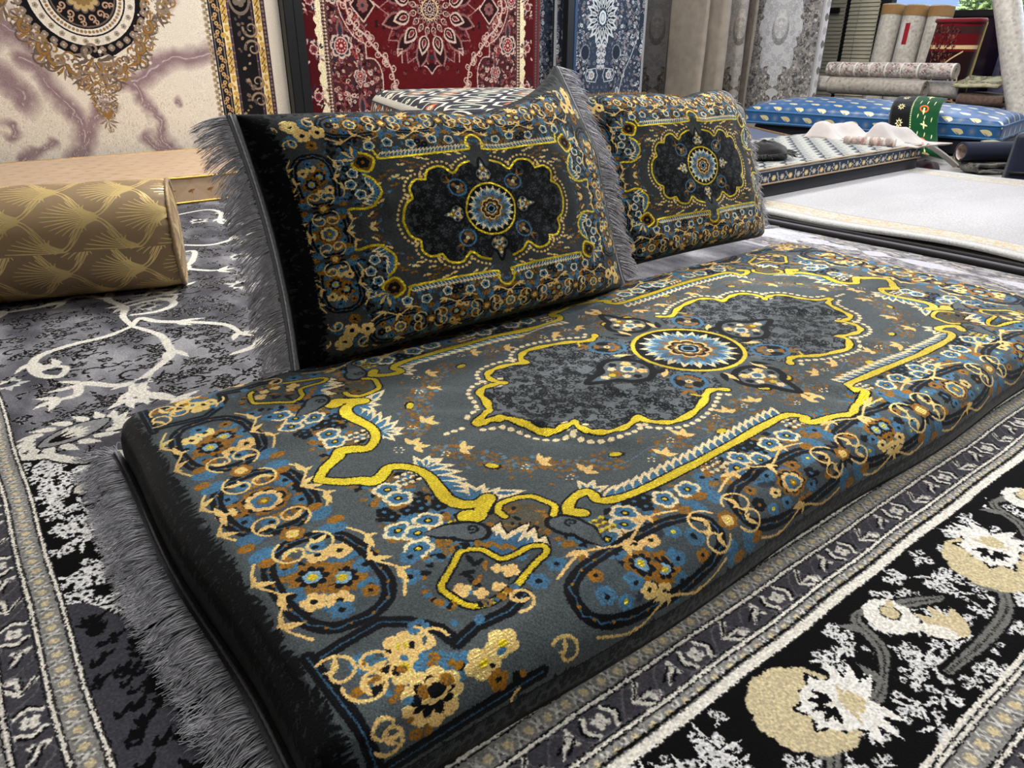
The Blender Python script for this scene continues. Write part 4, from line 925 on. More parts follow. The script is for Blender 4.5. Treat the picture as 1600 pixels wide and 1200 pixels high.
# ---------------------------------------------------------------- mesh helpers
def link(name, me, mat=None, parent=None, smooth=True):
    o = bpy.data.objects.new(name, me); col.objects.link(o)
    if mat: me.materials.append(mat)
    if smooth: me.polygons.foreach_set('use_smooth', [True] * len(me.polygons))
    if parent: o.parent = parent
    return o
def mesh(name, V, F, UV=None, mat=None, parent=None, smooth=True, loop_uv=None):
    me = bpy.data.meshes.new(name); me.from_pydata([tuple(map(float, v)) for v in V], [], [tuple(f) for f in F])
    if UV is not None or loop_uv is not None:
        l = me.uv_layers.new(name='UVMap')
        if loop_uv is not None: l.data.foreach_set('uv', np.asarray(loop_uv, np.float32).ravel())
        else:
            vi = np.empty(len(me.loops), np.int32); me.loops.foreach_get('vertex_index', vi); l.data.foreach_set('uv', np.asarray(UV, np.float32)[vi].ravel())
    me.update()
    return link(name, me, mat, parent, smooth)
def thing(name, label, cat, loc=(0, 0, 0), rz=0.0, group=None):
    o = bpy.data.objects.new(name, None); col.objects.link(o); o.location = loc; o.rotation_euler = (0, 0, rz); o.empty_display_size = .05
    o['label'] = label; o['category'] = cat
    if group: o['group'] = group
    return o
def tag(o, label, cat, group=None):
    o['label'] = label; o['category'] = cat
    if group: o['group'] = group
    return o
def struct(o): o['kind'] = 'structure'; return o
def sheet(nx, ny, f):
    """grid of points f(s, t) -> (xyz, uv), s,t in 0..1"""
    V, UV, F = [], [], []
    for j in range(ny + 1):
        for i in range(nx + 1):
            p, q = f(i / nx, j / ny); V.append(p); UV.append(q)
    for j in range(ny):
        for i in range(nx):
            a = j * (nx + 1) + i; F.append((a, a + 1, a + nx + 2, a + nx + 1))
    return V, UV, F
def slab(V, UV, F, nx, ny, th):
    """give a sheet real thickness along -z or along its normals"""
    n = len(V); P = np.array(V, float); N = np.zeros_like(P)
    for f in F:
        a, b, c, d = P[f[0]], P[f[1]], P[f[2]], P[f[3]]; k = np.cross(c - a, d - b); k /= (np.linalg.norm(k) + 1e-12)
        for i in f: N[i] += k
    N /= (np.linalg.norm(N, axis=1, keepdims=True) + 1e-12)
    V2 = np.concatenate([P, P - N * th]); F2 = list(F) + [tuple(i + n for i in f[::-1]) for f in F]
    rim = list(range(nx + 1)) + [(j + 1) * (nx + 1) - 1 for j in range(1, ny + 1)] + [ny * (nx + 1) + i for i in range(nx - 1, -1, -1)] + [j * (nx + 1) for j in range(ny - 1, 0, -1)]
    for i in range(len(rim)):
        a, b = rim[i], rim[(i + 1) % len(rim)]; F2.append((a, a + n, b + n, b))
    return V2, list(UV) + list(UV), F2
def hanging(name, x0, x1, z0, z1, y, th, mat, uvf, wav=.004, seed=0, parent=None, axis='x', nx=40, nz=30):
    def f(s, t):
        x = x0 + (x1 - x0) * s; z = z0 + (z1 - z0) * t
        d = wav * math.sin(7 * s + seed) + wav * 1.5 * mnoise.noise(Vector((s * 3 + seed, t * 2, 0)))
        return ((x, y + d, z) if axis == 'x' else (y + d, x, z)), uvf(x, z)
    V, UV, F = sheet(nx, nz, f)
    V, UV, F = slab(V, UV, F, nx, nz, th)
    return mesh(name, V, F, UV, mat, parent)
def box(name, x0, x1, y0, y1, z0, z1, mat, parent=None, bev=.004):
    bm = bmesh.new(); bmesh.ops.create_cube(bm, size=1)
    for v in bm.verts: v.co = Vector(((x0 + x1) / 2 + v.co.x * (x1 - x0), (y0 + y1) / 2 + v.co.y * (y1 - y0), (z0 + z1) / 2 + v.co.z * (z1 - z0)))
    if bev: bmesh.ops.bevel(bm, geom=bm.edges[:], offset=bev, segments=2, affect='EDGES')
    me = bpy.data.meshes.new(name); bm.to_mesh(me); bm.free()
    return link(name, me, mat, parent, False)
def tube(name, pts, r, mat, parent=None, sides=8, closed=False, rfun=None, cap=True, uvs=None):
    P = [Vector(p) for p in pts]; n = len(P); V, F, UV = [], [], []; up = None; L = 0
    for i in range(n):
        a = P[(i - 1) % n] if (closed or i > 0) else P[i]; b = P[(i + 1) % n] if (closed or i < n - 1) else P[i]
        d = (b - a).normalized()
        if up is None: up = d.orthogonal().normalized()
        up = (up - d * up.dot(d)).normalized(); sd = d.cross(up)
        if i: L += (P[i] - P[i - 1]).length
        for k in range(sides):
            t = 2 * pi * k / sides; R = r * (rfun(i, t) if rfun else 1)
            V.append(P[i] + (up * math.cos(t) + sd * math.sin(t)) * R); UV.append((L, k / sides * 2 * pi * r))
    m = n if closed else n - 1
    for i in range(m):
        for k in range(sides):
            a, b = i * sides + k, i * sides + (k + 1) % sides; c, d = ((i + 1) % n) * sides + (k + 1) % sides, ((i + 1) % n) * sides + k
            F.append((a, b, c, d))
    if cap and not closed: F.append(tuple(range(sides))[::-1]); F.append(tuple(range((n - 1) * sides, n * sides)))
    return mesh(name, V, F, UV if uvs is None else [uvs(u, v) for u, v in UV], mat, parent)
def cord(name, pts, r, mat, parent=None, closed=True, lay=.016):
    """twisted piping cord"""
    P = []; pts = [Vector(p) for p in pts]; Q = pts + ([pts[0]] if closed else [])
    for a, b in zip(Q[:-1], Q[1:]):
        k = max(1, int((b - a).length / (lay * .3)))
        for i in range(k): P.append(a + (b - a) * i / k)
    return tube(name, P, r, mat, parent, 6, closed, lambda i, t: 1 + .22 * math.sin(2 * t + i * 1.9))
def soft_box(name, hx, hy, H, R, mat, parent=None, step=.02, uvf=None, deform=None, sides=True, mats=None, z0=0.0):
    """upholstered block: rounded edges, cloth coordinates carried over the edge and down the sides"""
    nx, ny, nz = max(4, int(2 * hx / step)), max(4, int(2 * hy / step)), max(3, int(H / min(step, R / 1.5)))
    def ticks(h, n):
        a = [-h + 2 * h * i / n for i in range(n + 1)]
        for e in (.25, .5, .75): a += [-h + R * e, h - R * e]
        return sorted(set(round(v, 6) for v in a))
    X, Y = ticks(hx, nx), ticks(hy, ny); Z = sorted(set([round(H * i / nz, 6) for i in range(nz + 1)] + [round(H - R * e, 6) for e in (.25, .5, .75)] + [round(R * e, 6) for e in (.3, .7)]))
    key, V, F, LU = {}, [], [], []
    def vid(p):
        k = (round(p[0], 5), round(p[1], 5), round(p[2], 5))
        if k not in key:
            key[k] = len(V)
            c = np.array([np.clip(p[0], -hx + R, hx - R), np.clip(p[1], -hy + R, hy - R), min(p[2], H - R)])
            d = np.array(p) - c; L = np.linalg.norm(d)
            o = (abs(p[0]) > hx - R) + (abs(p[1]) > hy - R) + (p[2] > H - R)
            q = c + d / L * R if (L > 1e-9 and o > 1) else np.array(p, float)
            if deform: q = np.array(deform(q, p))
            V.append((q[0], q[1], q[2] + z0))
        return key[k]
    uv = uvf or (lambda u, v: (u, v))
    def face(ps, us):
        F.append([vid(p) for p in ps]); LU.extend(uv(*u) for u in us)
    for i in range(len(X) - 1):
        for j in range(len(Y) - 1):
            q = [(X[i], Y[j]), (X[i + 1], Y[j]), (X[i + 1], Y[j + 1]), (X[i], Y[j + 1])]
            face([(a, b, H) for a, b in q], q)
            face([(a, b, 0) for a, b in q[::-1]], q[::-1])
    for i in range(len(X) - 1):
        for k in range(len(Z) - 1):
            for sg in (-1, 1):
                q = [(X[i], Z[k]), (X[i + 1], Z[k]), (X[i + 1], Z[k + 1]), (X[i], Z[k + 1])]
                if sg > 0: q = q[::-1]
                face([(a, sg * hy, z) for a, z in q], [(a, sg * (hy + H - z)) for a, z in q])
    for j in range(len(Y) - 1):
        for k in range(len(Z) - 1):
            for sg in (-1, 1):
                q = [(Y[j], Z[k]), (Y[j], Z[k + 1]), (Y[j + 1], Z[k + 1]), (Y[j + 1], Z[k])]
                if sg > 0: q = q[::-1]
                face([(sg * hx, a, z) for a, z in q], [(sg * (hx + H - z), a) for a, z in q])
    return mesh(name, V, F, None, mat, parent, True, LU)
def strands(name, roots, dirs, L, r, mat, parent, rnd, droop=.5, floor=None, jitter=.25, segs=5, clump=9, curlamp=.12):
    """fringe yarns: thin tapering tubes fanned out from a band"""
    V, F = [], []
    phase = [rnd.uniform(-1, 1) for _ in range(len(roots) // clump + 3)]; ph2 = [rnd.uniform(-1, 1) for _ in range(len(roots) // clump + 3)]
    for i, (p, d) in enumerate(zip(roots, dirs)):
        p, d = Vector(p), Vector(d).normalized(); a = i / clump; k = int(a); fr = a - k; fr = fr * fr * (3 - 2 * fr)
        lean = phase[k] * (1 - fr) + phase[k + 1] * fr; lf = ph2[k] * (1 - fr) + ph2[k + 1] * fr
        tang = (Vector(roots[min(i + 3, len(roots) - 1)]) - Vector(roots[max(i - 3, 0)]))
        tang = tang.normalized() if tang.length > 1e-6 else Vector((0, 1, 0))
        dd = (d + tang * (lean * jitter + rnd.gauss(0, jitter * .25)) + Vector((0, 0, lf * jitter * .7 + rnd.gauss(0, jitter * .2)))).normalized()
        l = L * rnd.uniform(.82, 1.1); w1, w2 = rnd.uniform(0, 6.3), rnd.uniform(2, 5)
        base = len(V)
        for s in range(segs + 1):
            t = s / segs
            q = p + dd * (l * t) + Vector((0, 0, -1)) * (droop * l * t * t) + tang * (curlamp * l * .35 * t * math.sin(w1 + w2 * t)) + Vector((0, 0, curlamp * l * .25 * t * math.cos(w1 + w2 * t)))
            if floor is not None and q.z < floor + r: q.z = floor + r + rnd.uniform(0, .006)
            rr = r * (1 - .55 * t)
            for k2 in range(3): V.append((q.x + rr * math.cos(2.1 * k2 + i), q.y + rr * math.sin(2.1 * k2 + i) * .7, q.z + rr * math.sin(2.1 * k2 + i + .8)))
        for s in range(segs):
            for k2 in range(3):
                a, b = base + s * 3 + k2, base + s * 3 + (k2 + 1) % 3; F.append((a, b, b + 3, a + 3))
    o = mesh(name, V, F, None, mat, parent); o['kind'] = 'stuff'; return o
def ribbon(name, edge, offs, mat, parent, th=.003):
    """flat band along an edge; offs(i) gives the across vector"""
    V, F, UV = [], [], []; L = 0
    for i, p in enumerate(edge):
        if i: L += (Vector(p) - Vector(edge[i - 1])).length
        o, nrm = offs(i)
        for k in range(4):
            V.append(Vector(p) + Vector(o) * (k / 3) + Vector(nrm) * th * (1.0 if k in (1, 2) else .2)); UV.append((L, k / 3))
    for i in range(len(edge) - 1):
        for k in range(3): a = i * 4 + k; F.append((a, a + 1, a + 5, a + 4))
    n = len(V); V2 = V + [v - Vector(offs(i // 4)[1]) * th * .9 for i, v in enumerate(V)]
    F2 = F + [tuple(j + n for j in f[::-1]) for f in F]
    for i in range(len(edge) - 1):
        a = i * 4; F2.append((a, a + 4, a + 4 + n, a + n)); F2.append((a + 3, a + 3 + n, a + 7 + n, a + 7))
    return mesh(name, V2, F2, UV + UV, mat, parent)

# ---------------------------------------------------------------- patterns -> materials
RND = random.Random(77)
a, MU, MV = design_mattress(); im_mat = image('velvet set pattern', a)
a, PU, PV = design_pillow(); im_pil = image('velvet cushion pattern', a)
M_set = cloth_mat('velvet jacquard', im_mat, .85, .18, .0006, 700, .35, 420, .35, .12, foil='yellow', bdist=.002)
M_cush = cloth_mat('velvet cushion jacquard', im_pil, .85, .12, .0006, 700, .35, 420, .4, .12, foil='yellow', bdist=.002)
M_rug = cloth_mat('dark persian rug pile', image('persian rug pattern', design_floor_rug()[0]), .9, .05, .0004, 500, .3, 300, .25, .08)
M_cream = cloth_mat('cream marbled rug', image('cream rug pattern', design_cream_rug()[0]), .9, .1, .0012, 350, .2, 250, .2, .15, 'MIRROR')
M_red = cloth_mat('red medallion rug', image('red rug pattern', design_red_rug()[0]), .9, .15, .002, 300, .3, 250, .2, .15, 'MIRROR')
im_blue = image('blue rug pattern', design_blue_rug()[0])
M_blue = cloth_mat('blue medallion rug', im_blue, .9, .1, .003, 250, .3, 250, .2, .15, 'MIRROR')
im_dam = image('damask rug pattern', design_damask()[0])
M_dam = cloth_mat('grey damask rug', im_dam, .9, .1, .003, 250, .3, 250, .2, .15, 'MIRROR')
M_violet = cloth_mat('violet grey rug', im_dam, .9, .1, .003, 250, .3, 250, .2, .15, 'MIRROR', tint=(.22, .21, .36))
M_dark = cloth_mat('charcoal rug', im_dam, .9, .1, .003, 250, .3, 250, .2, .15, 'MIRROR', tint=(.11, .105, .10))
M_taupe = cloth_mat('taupe rug', im_dam, .9, .1, .003, 250, .3, 250, .2, .15, 'MIRROR', tint=(.5, .46, .41))
M_runner = cloth_mat('pale grey rug', im_dam, .9, .2, .003, 250, .3, 250, .2, .15, 'MIRROR', tint=(.92, .92, 1.0))
fa, fw = design_fans(); im_fan = image('fan print', fa)
foil_cols.update({'beige fan foil': (C3(160, 134, 100), C3(246, 218, 150)), 'beige mattress foil': (C3(214, 184, 152), C3(176, 126, 62)), 'blue leaf foil': (C3(30, 84, 138), C3(236, 222, 170))})
M_fan = cloth_mat('beige fan foil', im_fan, .55, .05, .0, 500, .35, 30, .25, .4, 'REPEAT', 'line')
def fleck(a):
    h, w = a.shape[:2]; c = Cloth(0, .12, 0, .12, w / .12, C3(0, 0, 0)); c.a = a[:c.H, :c.W] * .5
    for x, y in ((.03, .03), (.09, .03), (.06, .09), (.0, .09), (.12, .09)): c.leaf(x - .011, y - .004, .35, .026, .009, C3(255, 255, 255)); c.leaf(x, y - .012, 1.2, .02, .004, C3(230, 230, 230))
    return c.a
M_fanb = cloth_mat('beige mattress foil', image('fleck print', fleck(fa)), .5, .2, .0, 500, .3, 30, .2, .4, 'REPEAT', 'line')
def design_plain_roll():
    rnd = random.Random(2); c = Cloth(0, 1, 0, .5, 420, C3(206, 201, 192))
    for i in range(300): c.flower(rnd.uniform(0, 1), rnd.uniform(0, .5), rnd.uniform(.004, .012), [C3(190, 180, 174), C3(198, 178, 174), C3(214, 210, 204), C3(176, 170, 166)][i % 4], None, None, 5, i, .2)
    return c.a
def leaf_print():
    c = Cloth(0, .16, 0, .16, 900, C3(0, 0, 0))
    for x, y in ((.04, .04), (.12, .12), (.12, .04 - .0), (.04, .12)):
        k = 1 if (x < .08) == (y < .08) else .0
        if k: c.leaf(x - .036, y - .010, .3, .078, .034, C3(255, 255, 255)); c.leaf(x - .02, y - .024, .6, .04, .006, C3(120, 120, 120))
        else:
            for j in range(14): c.leaf(x, y, j * .45, .032, .0032, C3(120, 120, 120))
    return c.a
M_leaf = cloth_mat('blue leaf foil', image('leaf print', leaf_print()), .38, .1, .002, 300, .3, 30, .2, .5, 'REPEAT', 'line')
wa, wdim = design_white_rug(); M_white = cloth_mat('white rug pile', image('white rug pattern', wa), .95, .2, .003, 260, .4, 160, .2, .1)
la, ldim = design_lattice(); M_lat = cloth_mat('navy lattice cover', image('lattice pattern', la), .8, .1, .002, 300, .3, 300, .2, .2, 'EXTEND')
ta, tdim = design_tribal(); M_tri = cloth_mat('kilim cover', image('kilim pattern', ta), .85, .1, .002, 300, .3, 300, .2, .2, 'REPEAT')
ra, rdim = design_rolled(); im_roll = image('rolled rug pattern', ra)
M_roll = cloth_mat('rolled pale rug', im_roll, .9, .1, .004, 200, .3, 250, .2, .2, 'REPEAT'); M_wrap = cloth_mat('cream rug in plastic wrap', image('plain roll pattern', design_plain_roll()), .32, .0, .01, 120, .25, 40, .1, .5, 'REPEAT', tint=(.92, .92, .91))
fo, fdim = design_red_fold(); M_rfold = cloth_mat('folded red rug', image('red fold pattern', fo), .9, .2, .003, 300, .3, 250, .2, .2)
M_fringe = plain('grey fringe yarn', C3(184, 184, 192), .8, 0, .1, .22, 150, 0, 400, .2)
M_band = plain('grey woven band', C3(128, 130, 136), .8, 0, .1, .2, 300, .4, 500, .2)
M_gold = plain('gold piping cord', C3(206, 164, 84), .35, .75, 0, .2, 300)
M_bcord = plain('beige piping cord', C3(178, 150, 112), .5, .2, .2, .2, 200)
M_black = plain('black powder coat', C3(14, 15, 18), .45, 0, 0, .1, 20, spec=.4); M_navyf = plain('blue-black frame edge', C3(42, 66, 100), .4, 0, 0, .1, 20)
M_navy = plain('navy cotton', C3(12, 16, 28), .85, 0, .2, .25, 120, .2); M_dkcloth = plain('black cloth', C3(10, 10, 12), .9, 0, .2, .3, 150, .3)
M_cardb = plain('brown paper tube end', C3(150, 116, 74), .8, 0, 0, .15, 90, .2, 120)
M_hem = plain('navy hem', C3(24, 30, 52), .85, 0, .1, .1, 100)
# ---------------------------------------------------------------- the room
M_floor = plain('grey floor tile', C3(150, 148, 144), .4, 0, 0, .06, 8)
M_wall = plain('dark painted wall', C3(46, 45, 46), .8, 0, 0, .06, 6); M_wall2 = plain('grey painted wall', C3(92, 90, 88), .8, 0, 0, .04, 6); M_ceil = plain('grey ceiling panel', C3(120, 118, 116), .9, 0, 0, .04, 6)
ZF = -.014
struct(box('floor', -4, 6.0, -3.5, 4.0, ZF - .1, ZF, M_floor, bev=0))
struct(box('ceiling', -4, 6.0, -3.5, 4.0, 2.9, 3.0, M_ceil, bev=0))
struct(box('wall_back', -4, 6.0, 3.95, 4.1, ZF, 2.9, M_wall, bev=0)); struct(box('wall_left', -4.1, -4, -3.5, 4.0, ZF, 2.9, M_wall2, bev=0)); struct(box('wall_front', -4, 6.0, -3.6, -3.5, ZF, 2.9, M_wall2, bev=0))
struct(box('wall_right', 5.9, 6.0, -3.5, -2.4, ZF, 2.9, M_wall2, bev=0)); struct(box('trim_1', 5.86, 6.0, -2.4, 3.95, 2.6, 2.9, M_black, bev=0))
# shop window: black mullions, a transom at .87 m, dark panes below, clear panes above, blinds in the far bays
w1 = box('window_1', 5.88, 5.96, 3.88, 3.95, ZF, 2.6, M_black); struct(w1)
for y, wd in ((3.16, .085), (2.83, .10), (1.55, .05), (.3, .05), (-.95, .05), (-2.36, .05)): box('mullion', 5.86, 5.95, y - wd / 2, y + wd / 2, ZF, 2.6, M_black, w1)
box('transom', 5.87, 5.94, -2.4, 2.79, .835, .885, M_black, w1); box('transom', 5.87, 5.94, 3.20, 3.95, .885, .915, M_black, w1); box('sill', 5.86, 5.96, -2.4, 3.95, ZF, .06, M_black, w1)
q = NT('clear pane'); q.t.nodes.remove(q.b); g = q.n('ShaderNodeBsdfGlass'); g.inputs['IOR'].default_value = 1.02; g.inputs['Roughness'].default_value = 0; tr = q.n('ShaderNodeBsdfTransparent'); mxs = q.n('ShaderNodeMixShader'); mxs.inputs[0].default_value = .93; q.l(g.outputs[0], mxs.inputs[1]); q.l(tr.outputs[0], mxs.inputs[2]); q.l(mxs.outputs[0], q.out.inputs[0]); M_glass = q.m
M_spand = plain('dark tinted pane', C3(24, 18, 34), .12, 0, 0, .1, 3, spec=.5)
box('pane', 5.905, 5.91, -2.4, 2.79, .885, 2.6, M_glass, w1, 0); box('pane', 5.905, 5.91, -2.4, 2.79, .06, .835, M_spand, w1, 0); box('pane', 5.925, 5.93, 2.79, 3.88, .06, 2.6, M_glass, w1, 0)
M_slat = plain('cream blind slat', C3(176, 170, 150), .55, 0, 0, .06, 12)
for (ya, yb), lab in (((2.865, 3.14), 'cream venetian blind in the bay beside the rolled rugs'), ((3.18, 3.88), 'cream venetian blind beside the grey damask rug, crossed by a black rail')):
    t = thing('window_blind', lab, 'blind', (5.84, (ya + yb) / 2, 0), 0)
    V, F = [], []; h = (yb - ya) / 2
    for k in range(78):
        z = .12 + .032 * k; b = len(V)
        V += [(-.010, -h, z - .018), (-.010, h, z - .018), (.006, h, z + .018), (.006, -h, z + .018), (-.007, -h, z - .019), (-.007, h, z - .019), (.009, h, z + .017), (.009, -h, z + .017)]
        F += [(b, b + 1, b + 2, b + 3), (b + 7, b + 6, b + 5, b + 4), (b, b + 4, b + 5, b + 1), (b + 3, b + 2, b + 6, b + 7), (b, b + 3, b + 7, b + 4), (b + 1, b + 5, b + 6, b + 2)]
    o = mesh('slats', V, F, None, M_slat, t, False)
    tube('cord', [(-.014, h * .3, .1), (-.014, h * .3, 2.6)], .0018, M_slat, t, 5); box('headrail', -.03, .03, -h, h, 2.58, 2.62, M_slat, t)
box('rail', 5.79, 5.82, 3.22, 3.88, .885, .93, M_black, w1)
# outside: paving, a lawn bush
struct(box('ground', 6.05, 30, -14, 16, -.3, -.2, plain('pale paving outside', C3(170, 170, 172), .9), bev=0))
def bush(name, label, cx, cy, cz, rx, ry, rz, n, seed):
    rnd = random.Random(seed); V, F = [], []
    for i in range(n):
        u, v = rnd.uniform(0, 2 * pi), math.acos(rnd.uniform(-1, 1)); r = rnd.uniform(.7, 1.0) ** .5
        p = Vector((cx + rx * r * math.sin(v) * math.cos(u), cy + ry * r * math.sin(v) * math.sin(u), cz + rz * r * math.cos(v)))
        d = Vector((rnd.gauss(0, 1), rnd.gauss(0, 1), rnd.gauss(.6, 1))).normalized(); s = d.orthogonal().normalized() * .018; L = rnd.uniform(.06, .13); b = len(V)
        V += [p - s * .3, p + d * L * .5 - s, p + d * L, p + d * L * .5 + s]; F.append((b, b + 1, b + 2, b + 3))
    tag(mesh(name, V, F, None, plain('bright leaf', C3(150, 172, 110), .6, 0, 0, .35, 6), None, False), label, 'bush')
bush('shrub', 'sunlit green bush outside above the window rail', 8.6, 2.75, 1.0, .5, .62, .36, 5200, 3)
struct(box('trim_2', 8.2, 9.0, 1.2, 6, -.2, .62, plain('planter wall', C3(120, 110, 112), .8), bev=.01))

# ---------------------------------------------------------------- floor coverings
def floor_sheet(name, x0, x1, y0, y1, th, mat, uvf, wav=None, step=.03, z=0.0, parent=None):
    nx, ny = max(4, int((x1 - x0) / step)), max(4, int((y1 - y0) / step))
    def f(s, t):
        x, y = x0 + (x1 - x0) * s, y0 + (y1 - y0) * t
        p = wav(x, y) if wav else (x, y, 0)
        return (p[0], p[1], z + p[2]), uvf(x, y)
    V, UV, F = sheet(nx, ny, f); V, UV, F = slab(V, UV, F, nx, ny, th)
    return mesh(name, V, F, UV, mat, parent)
def rip(x, y):      # the rug lies a little uneven
    n = mnoise.noise(Vector((x * 2.3, y * 2.3, 4))) ; m = mnoise.noise(Vector((x * 5, y * 5, 9)))
    return (x + .004 * m, y + .005 * mnoise.noise(Vector((x * 6, y * 6, 2))), .0)
tag(floor_sheet('persian_rug', FX0, FX1, -.795, 2.95, .012, M_rug, lambda x, y: ((x - FX0) / (FX1 - FX0), (y - FY0) / (FY1 - FY0)), rip), 'large charcoal and white floral rug under the velvet mattress and the gold bolster', 'rug')
def edge_wave(x, y): return (x + (.03 * math.sin(y * 4.2 + 1) + .012 * math.sin(y * 9)) * max(0, 1 - (x - 1.635) / .3), y, (.004 * math.sin(y * 5) + .003 * math.sin(x * 6)) * max(0, min(1, (.95 - y) / .3)))
tag(floor_sheet('white_rug', 1.635, 1.635 + wdim[0], 1.40 - wdim[1], 1.40, .013, M_white, lambda x, y: ((x - 1.635) / wdim[0], 1 - (1.40 - y) / wdim[1]), edge_wave, .03, .013), 'ivory rug with a thin beige border on the floor by the lattice mattress', 'rug')
def run_wave(x, y): return (x + .018 * math.sin(y * 4.2 + 1.2) * max(0, (x - 1.2) / .4), y, 0)
rn = floor_sheet('runner_rug', 1.155, 1.56, -1.3, 1.02, .009, M_runner, lambda x, y: ((x - 1.155) / .43 * .9 + .05, y * .7), run_wave, .03, -.003)
tag(rn, 'pale grey rug with a dark bound edge between the velvet set and the ivory rug', 'rug')
for xb, m in ((1.482, M_dkcloth), (1.550, M_dkcloth)):
    P = [run_wave(xb, -1.3 + 2.32 * i / 60) for i in range(61)]; tube('binding', [(p[0], p[1], .002) for p in P], .012, m, rn, 8, False, lambda i, t: 1)
P = [run_wave(1.516, -1.3 + 2.32 * i / 60) for i in range(61)]
V = []; F = []
for i, p in enumerate(P): V += [(p[0] - .03, p[1], .001), (p[0] - .012, p[1], .008), (p[0] + .012, p[1], .008), (p[0] + .03, p[1], .001)]
for i in range(60):
    for k in range(3): F.append((i * 4 + k, i * 4 + k + 1, i * 4 + k + 5, i * 4 + k + 4))
mesh('edge_band', V, F, None, plain('plum grey edge', C3(84, 78, 88), .9, 0, .2), rn)

# ---------------------------------------------------------------- the velvet mattress set
MT = .095
set_ = thing('floor_mattress', 'grey velvet floor mattress with yellow medallion pattern and grey fringe', 'mattress', (0, -.004, 0))
creases = [((-.50, .03), (-.34, -.20), .0045, .016), ((-.47, .11), (-.56, .19), .003, .012), ((-.43, -.02), (-.60, .10), .0028, .014), ((.05, -.25), (.10, -.36), .005, .016), ((-.27, .02), (-.20, -.16), .002, .02), ((.22, -.1), (.40, -.3), .003, .018), ((.30, .06), (.46, -.05), .003, .02), ((-.60, -.28), (-.50, -.36), .0025, .014), ((.52, .2), (.75, .02), .003, .02), ((-.1, .26), (-.25, .22), .004, .02), ((-.7, .1), (-.85, .2), .002, .015), ((.6, -.2), (.7, -.36), .003, .02), ((-.3, -.3), (-.25, -.4), .003, .014)]
def mat_def(q, p):
    x, y, z = q; top = p[2] > MT - .03
    bx, by = 1 - (p[0] / .95) ** 6, 1 - (p[1] / .41) ** 4
    if z > .02: z += .006 * max(0, bx) * max(0, by) * (1 if top else 0) + .004 * mnoise.noise(Vector((p[0] * 4, p[1] * 4, 1))) + .0012 * mnoise.noise(Vector((p[0] * 16, p[1] * 9, 5)))
    if top:
        for (xa, ya), (xb, yb), h, w in creases:
            dx, dy = xb - xa, yb - ya; L2 = dx * dx + dy * dy; t = ((p[0] - xa) * dx + (p[1] - ya) * dy) / L2
            tt = min(1, max(0, t)); d = math.hypot(p[0] - xa - tt * dx, p[1] - ya - tt * dy); sd = (p[0] - xa) * dy - (p[1] - ya) * dx
            h *= 1.7
            if d < 4 * w: z += h * math.exp(-(d / w) ** 2) * math.sin(pi * min(1, max(0, tt * .9 + .05))) - h * .7 * math.exp(-((d - w * 1.6) / w) ** 2) * (1 if sd > 0 else 0) * math.sin(pi * min(1, max(0, tt * .9 + .05)))
    k = 1 - z / MT
    # soft, slightly lumpy walls that flare where the cloth meets the rug
    if abs(p[1]) > .395: y += math.copysign(.006 * math.sin(p[0] * 9) + .010 * math.sin(pi * min(1, max(0, k))) + .006 * max(0, k), p[1])
    if abs(p[0]) > .93: x += math.copysign(.005 * math.sin(p[1] * 11 + 1) + .008 * math.sin(pi * min(1, max(0, k))) + .012 * max(0, k), p[0])
    return (x, y, z)
cover = soft_box('cover', .944, .408, MT, .034, M_set, set_, .0135, lambda u, v: ((u + MU) / (2 * MU), (v + MV) / (2 * MV)), mat_def)
# fringe along the short end: woven band with stitching, then yarns that spread on the rug
rnd = random.Random(31); edge = []; roots = []; dirs = []
for i in range(141):
    y = -.41 + .82 * i / 140; q = mat_def(np.array((-.944, y, .012)), (-.944, y, .012))
    edge.append((q[0] - .001, y, .017 + .004 * math.sin(y * 17)))
bd = ribbon('fringe_band', edge, lambda i: ((-.017, 0, -.009), (-.4, 0, .9)), M_band, set_)
tube('stitch_line', [(e[0] - .007, e[1], e[2] + .002) for e in edge], .0016, M_fringe, bd, 5, False, lambda i, t: 1 + .5 * (i % 2))
for i in range(1300):
    y = -.41 + .82 * i / 1299; k = edge[int(140 * i / 1299)][0]
    roots.append((k - .014, y, .010 + rnd.uniform(0, .006))); dirs.append((-1, rnd.gauss(0, .1) - .12, .25))
for i in range(90):
    roots.append((-.975 + .0002 * i, .41, .012)); dirs.append((-.9 + .008 * i, .7, .3))
strands('fringe', roots, dirs, .064, .0010, M_fringe, set_, rnd, .6, .001, .26, 6, 24, .3)

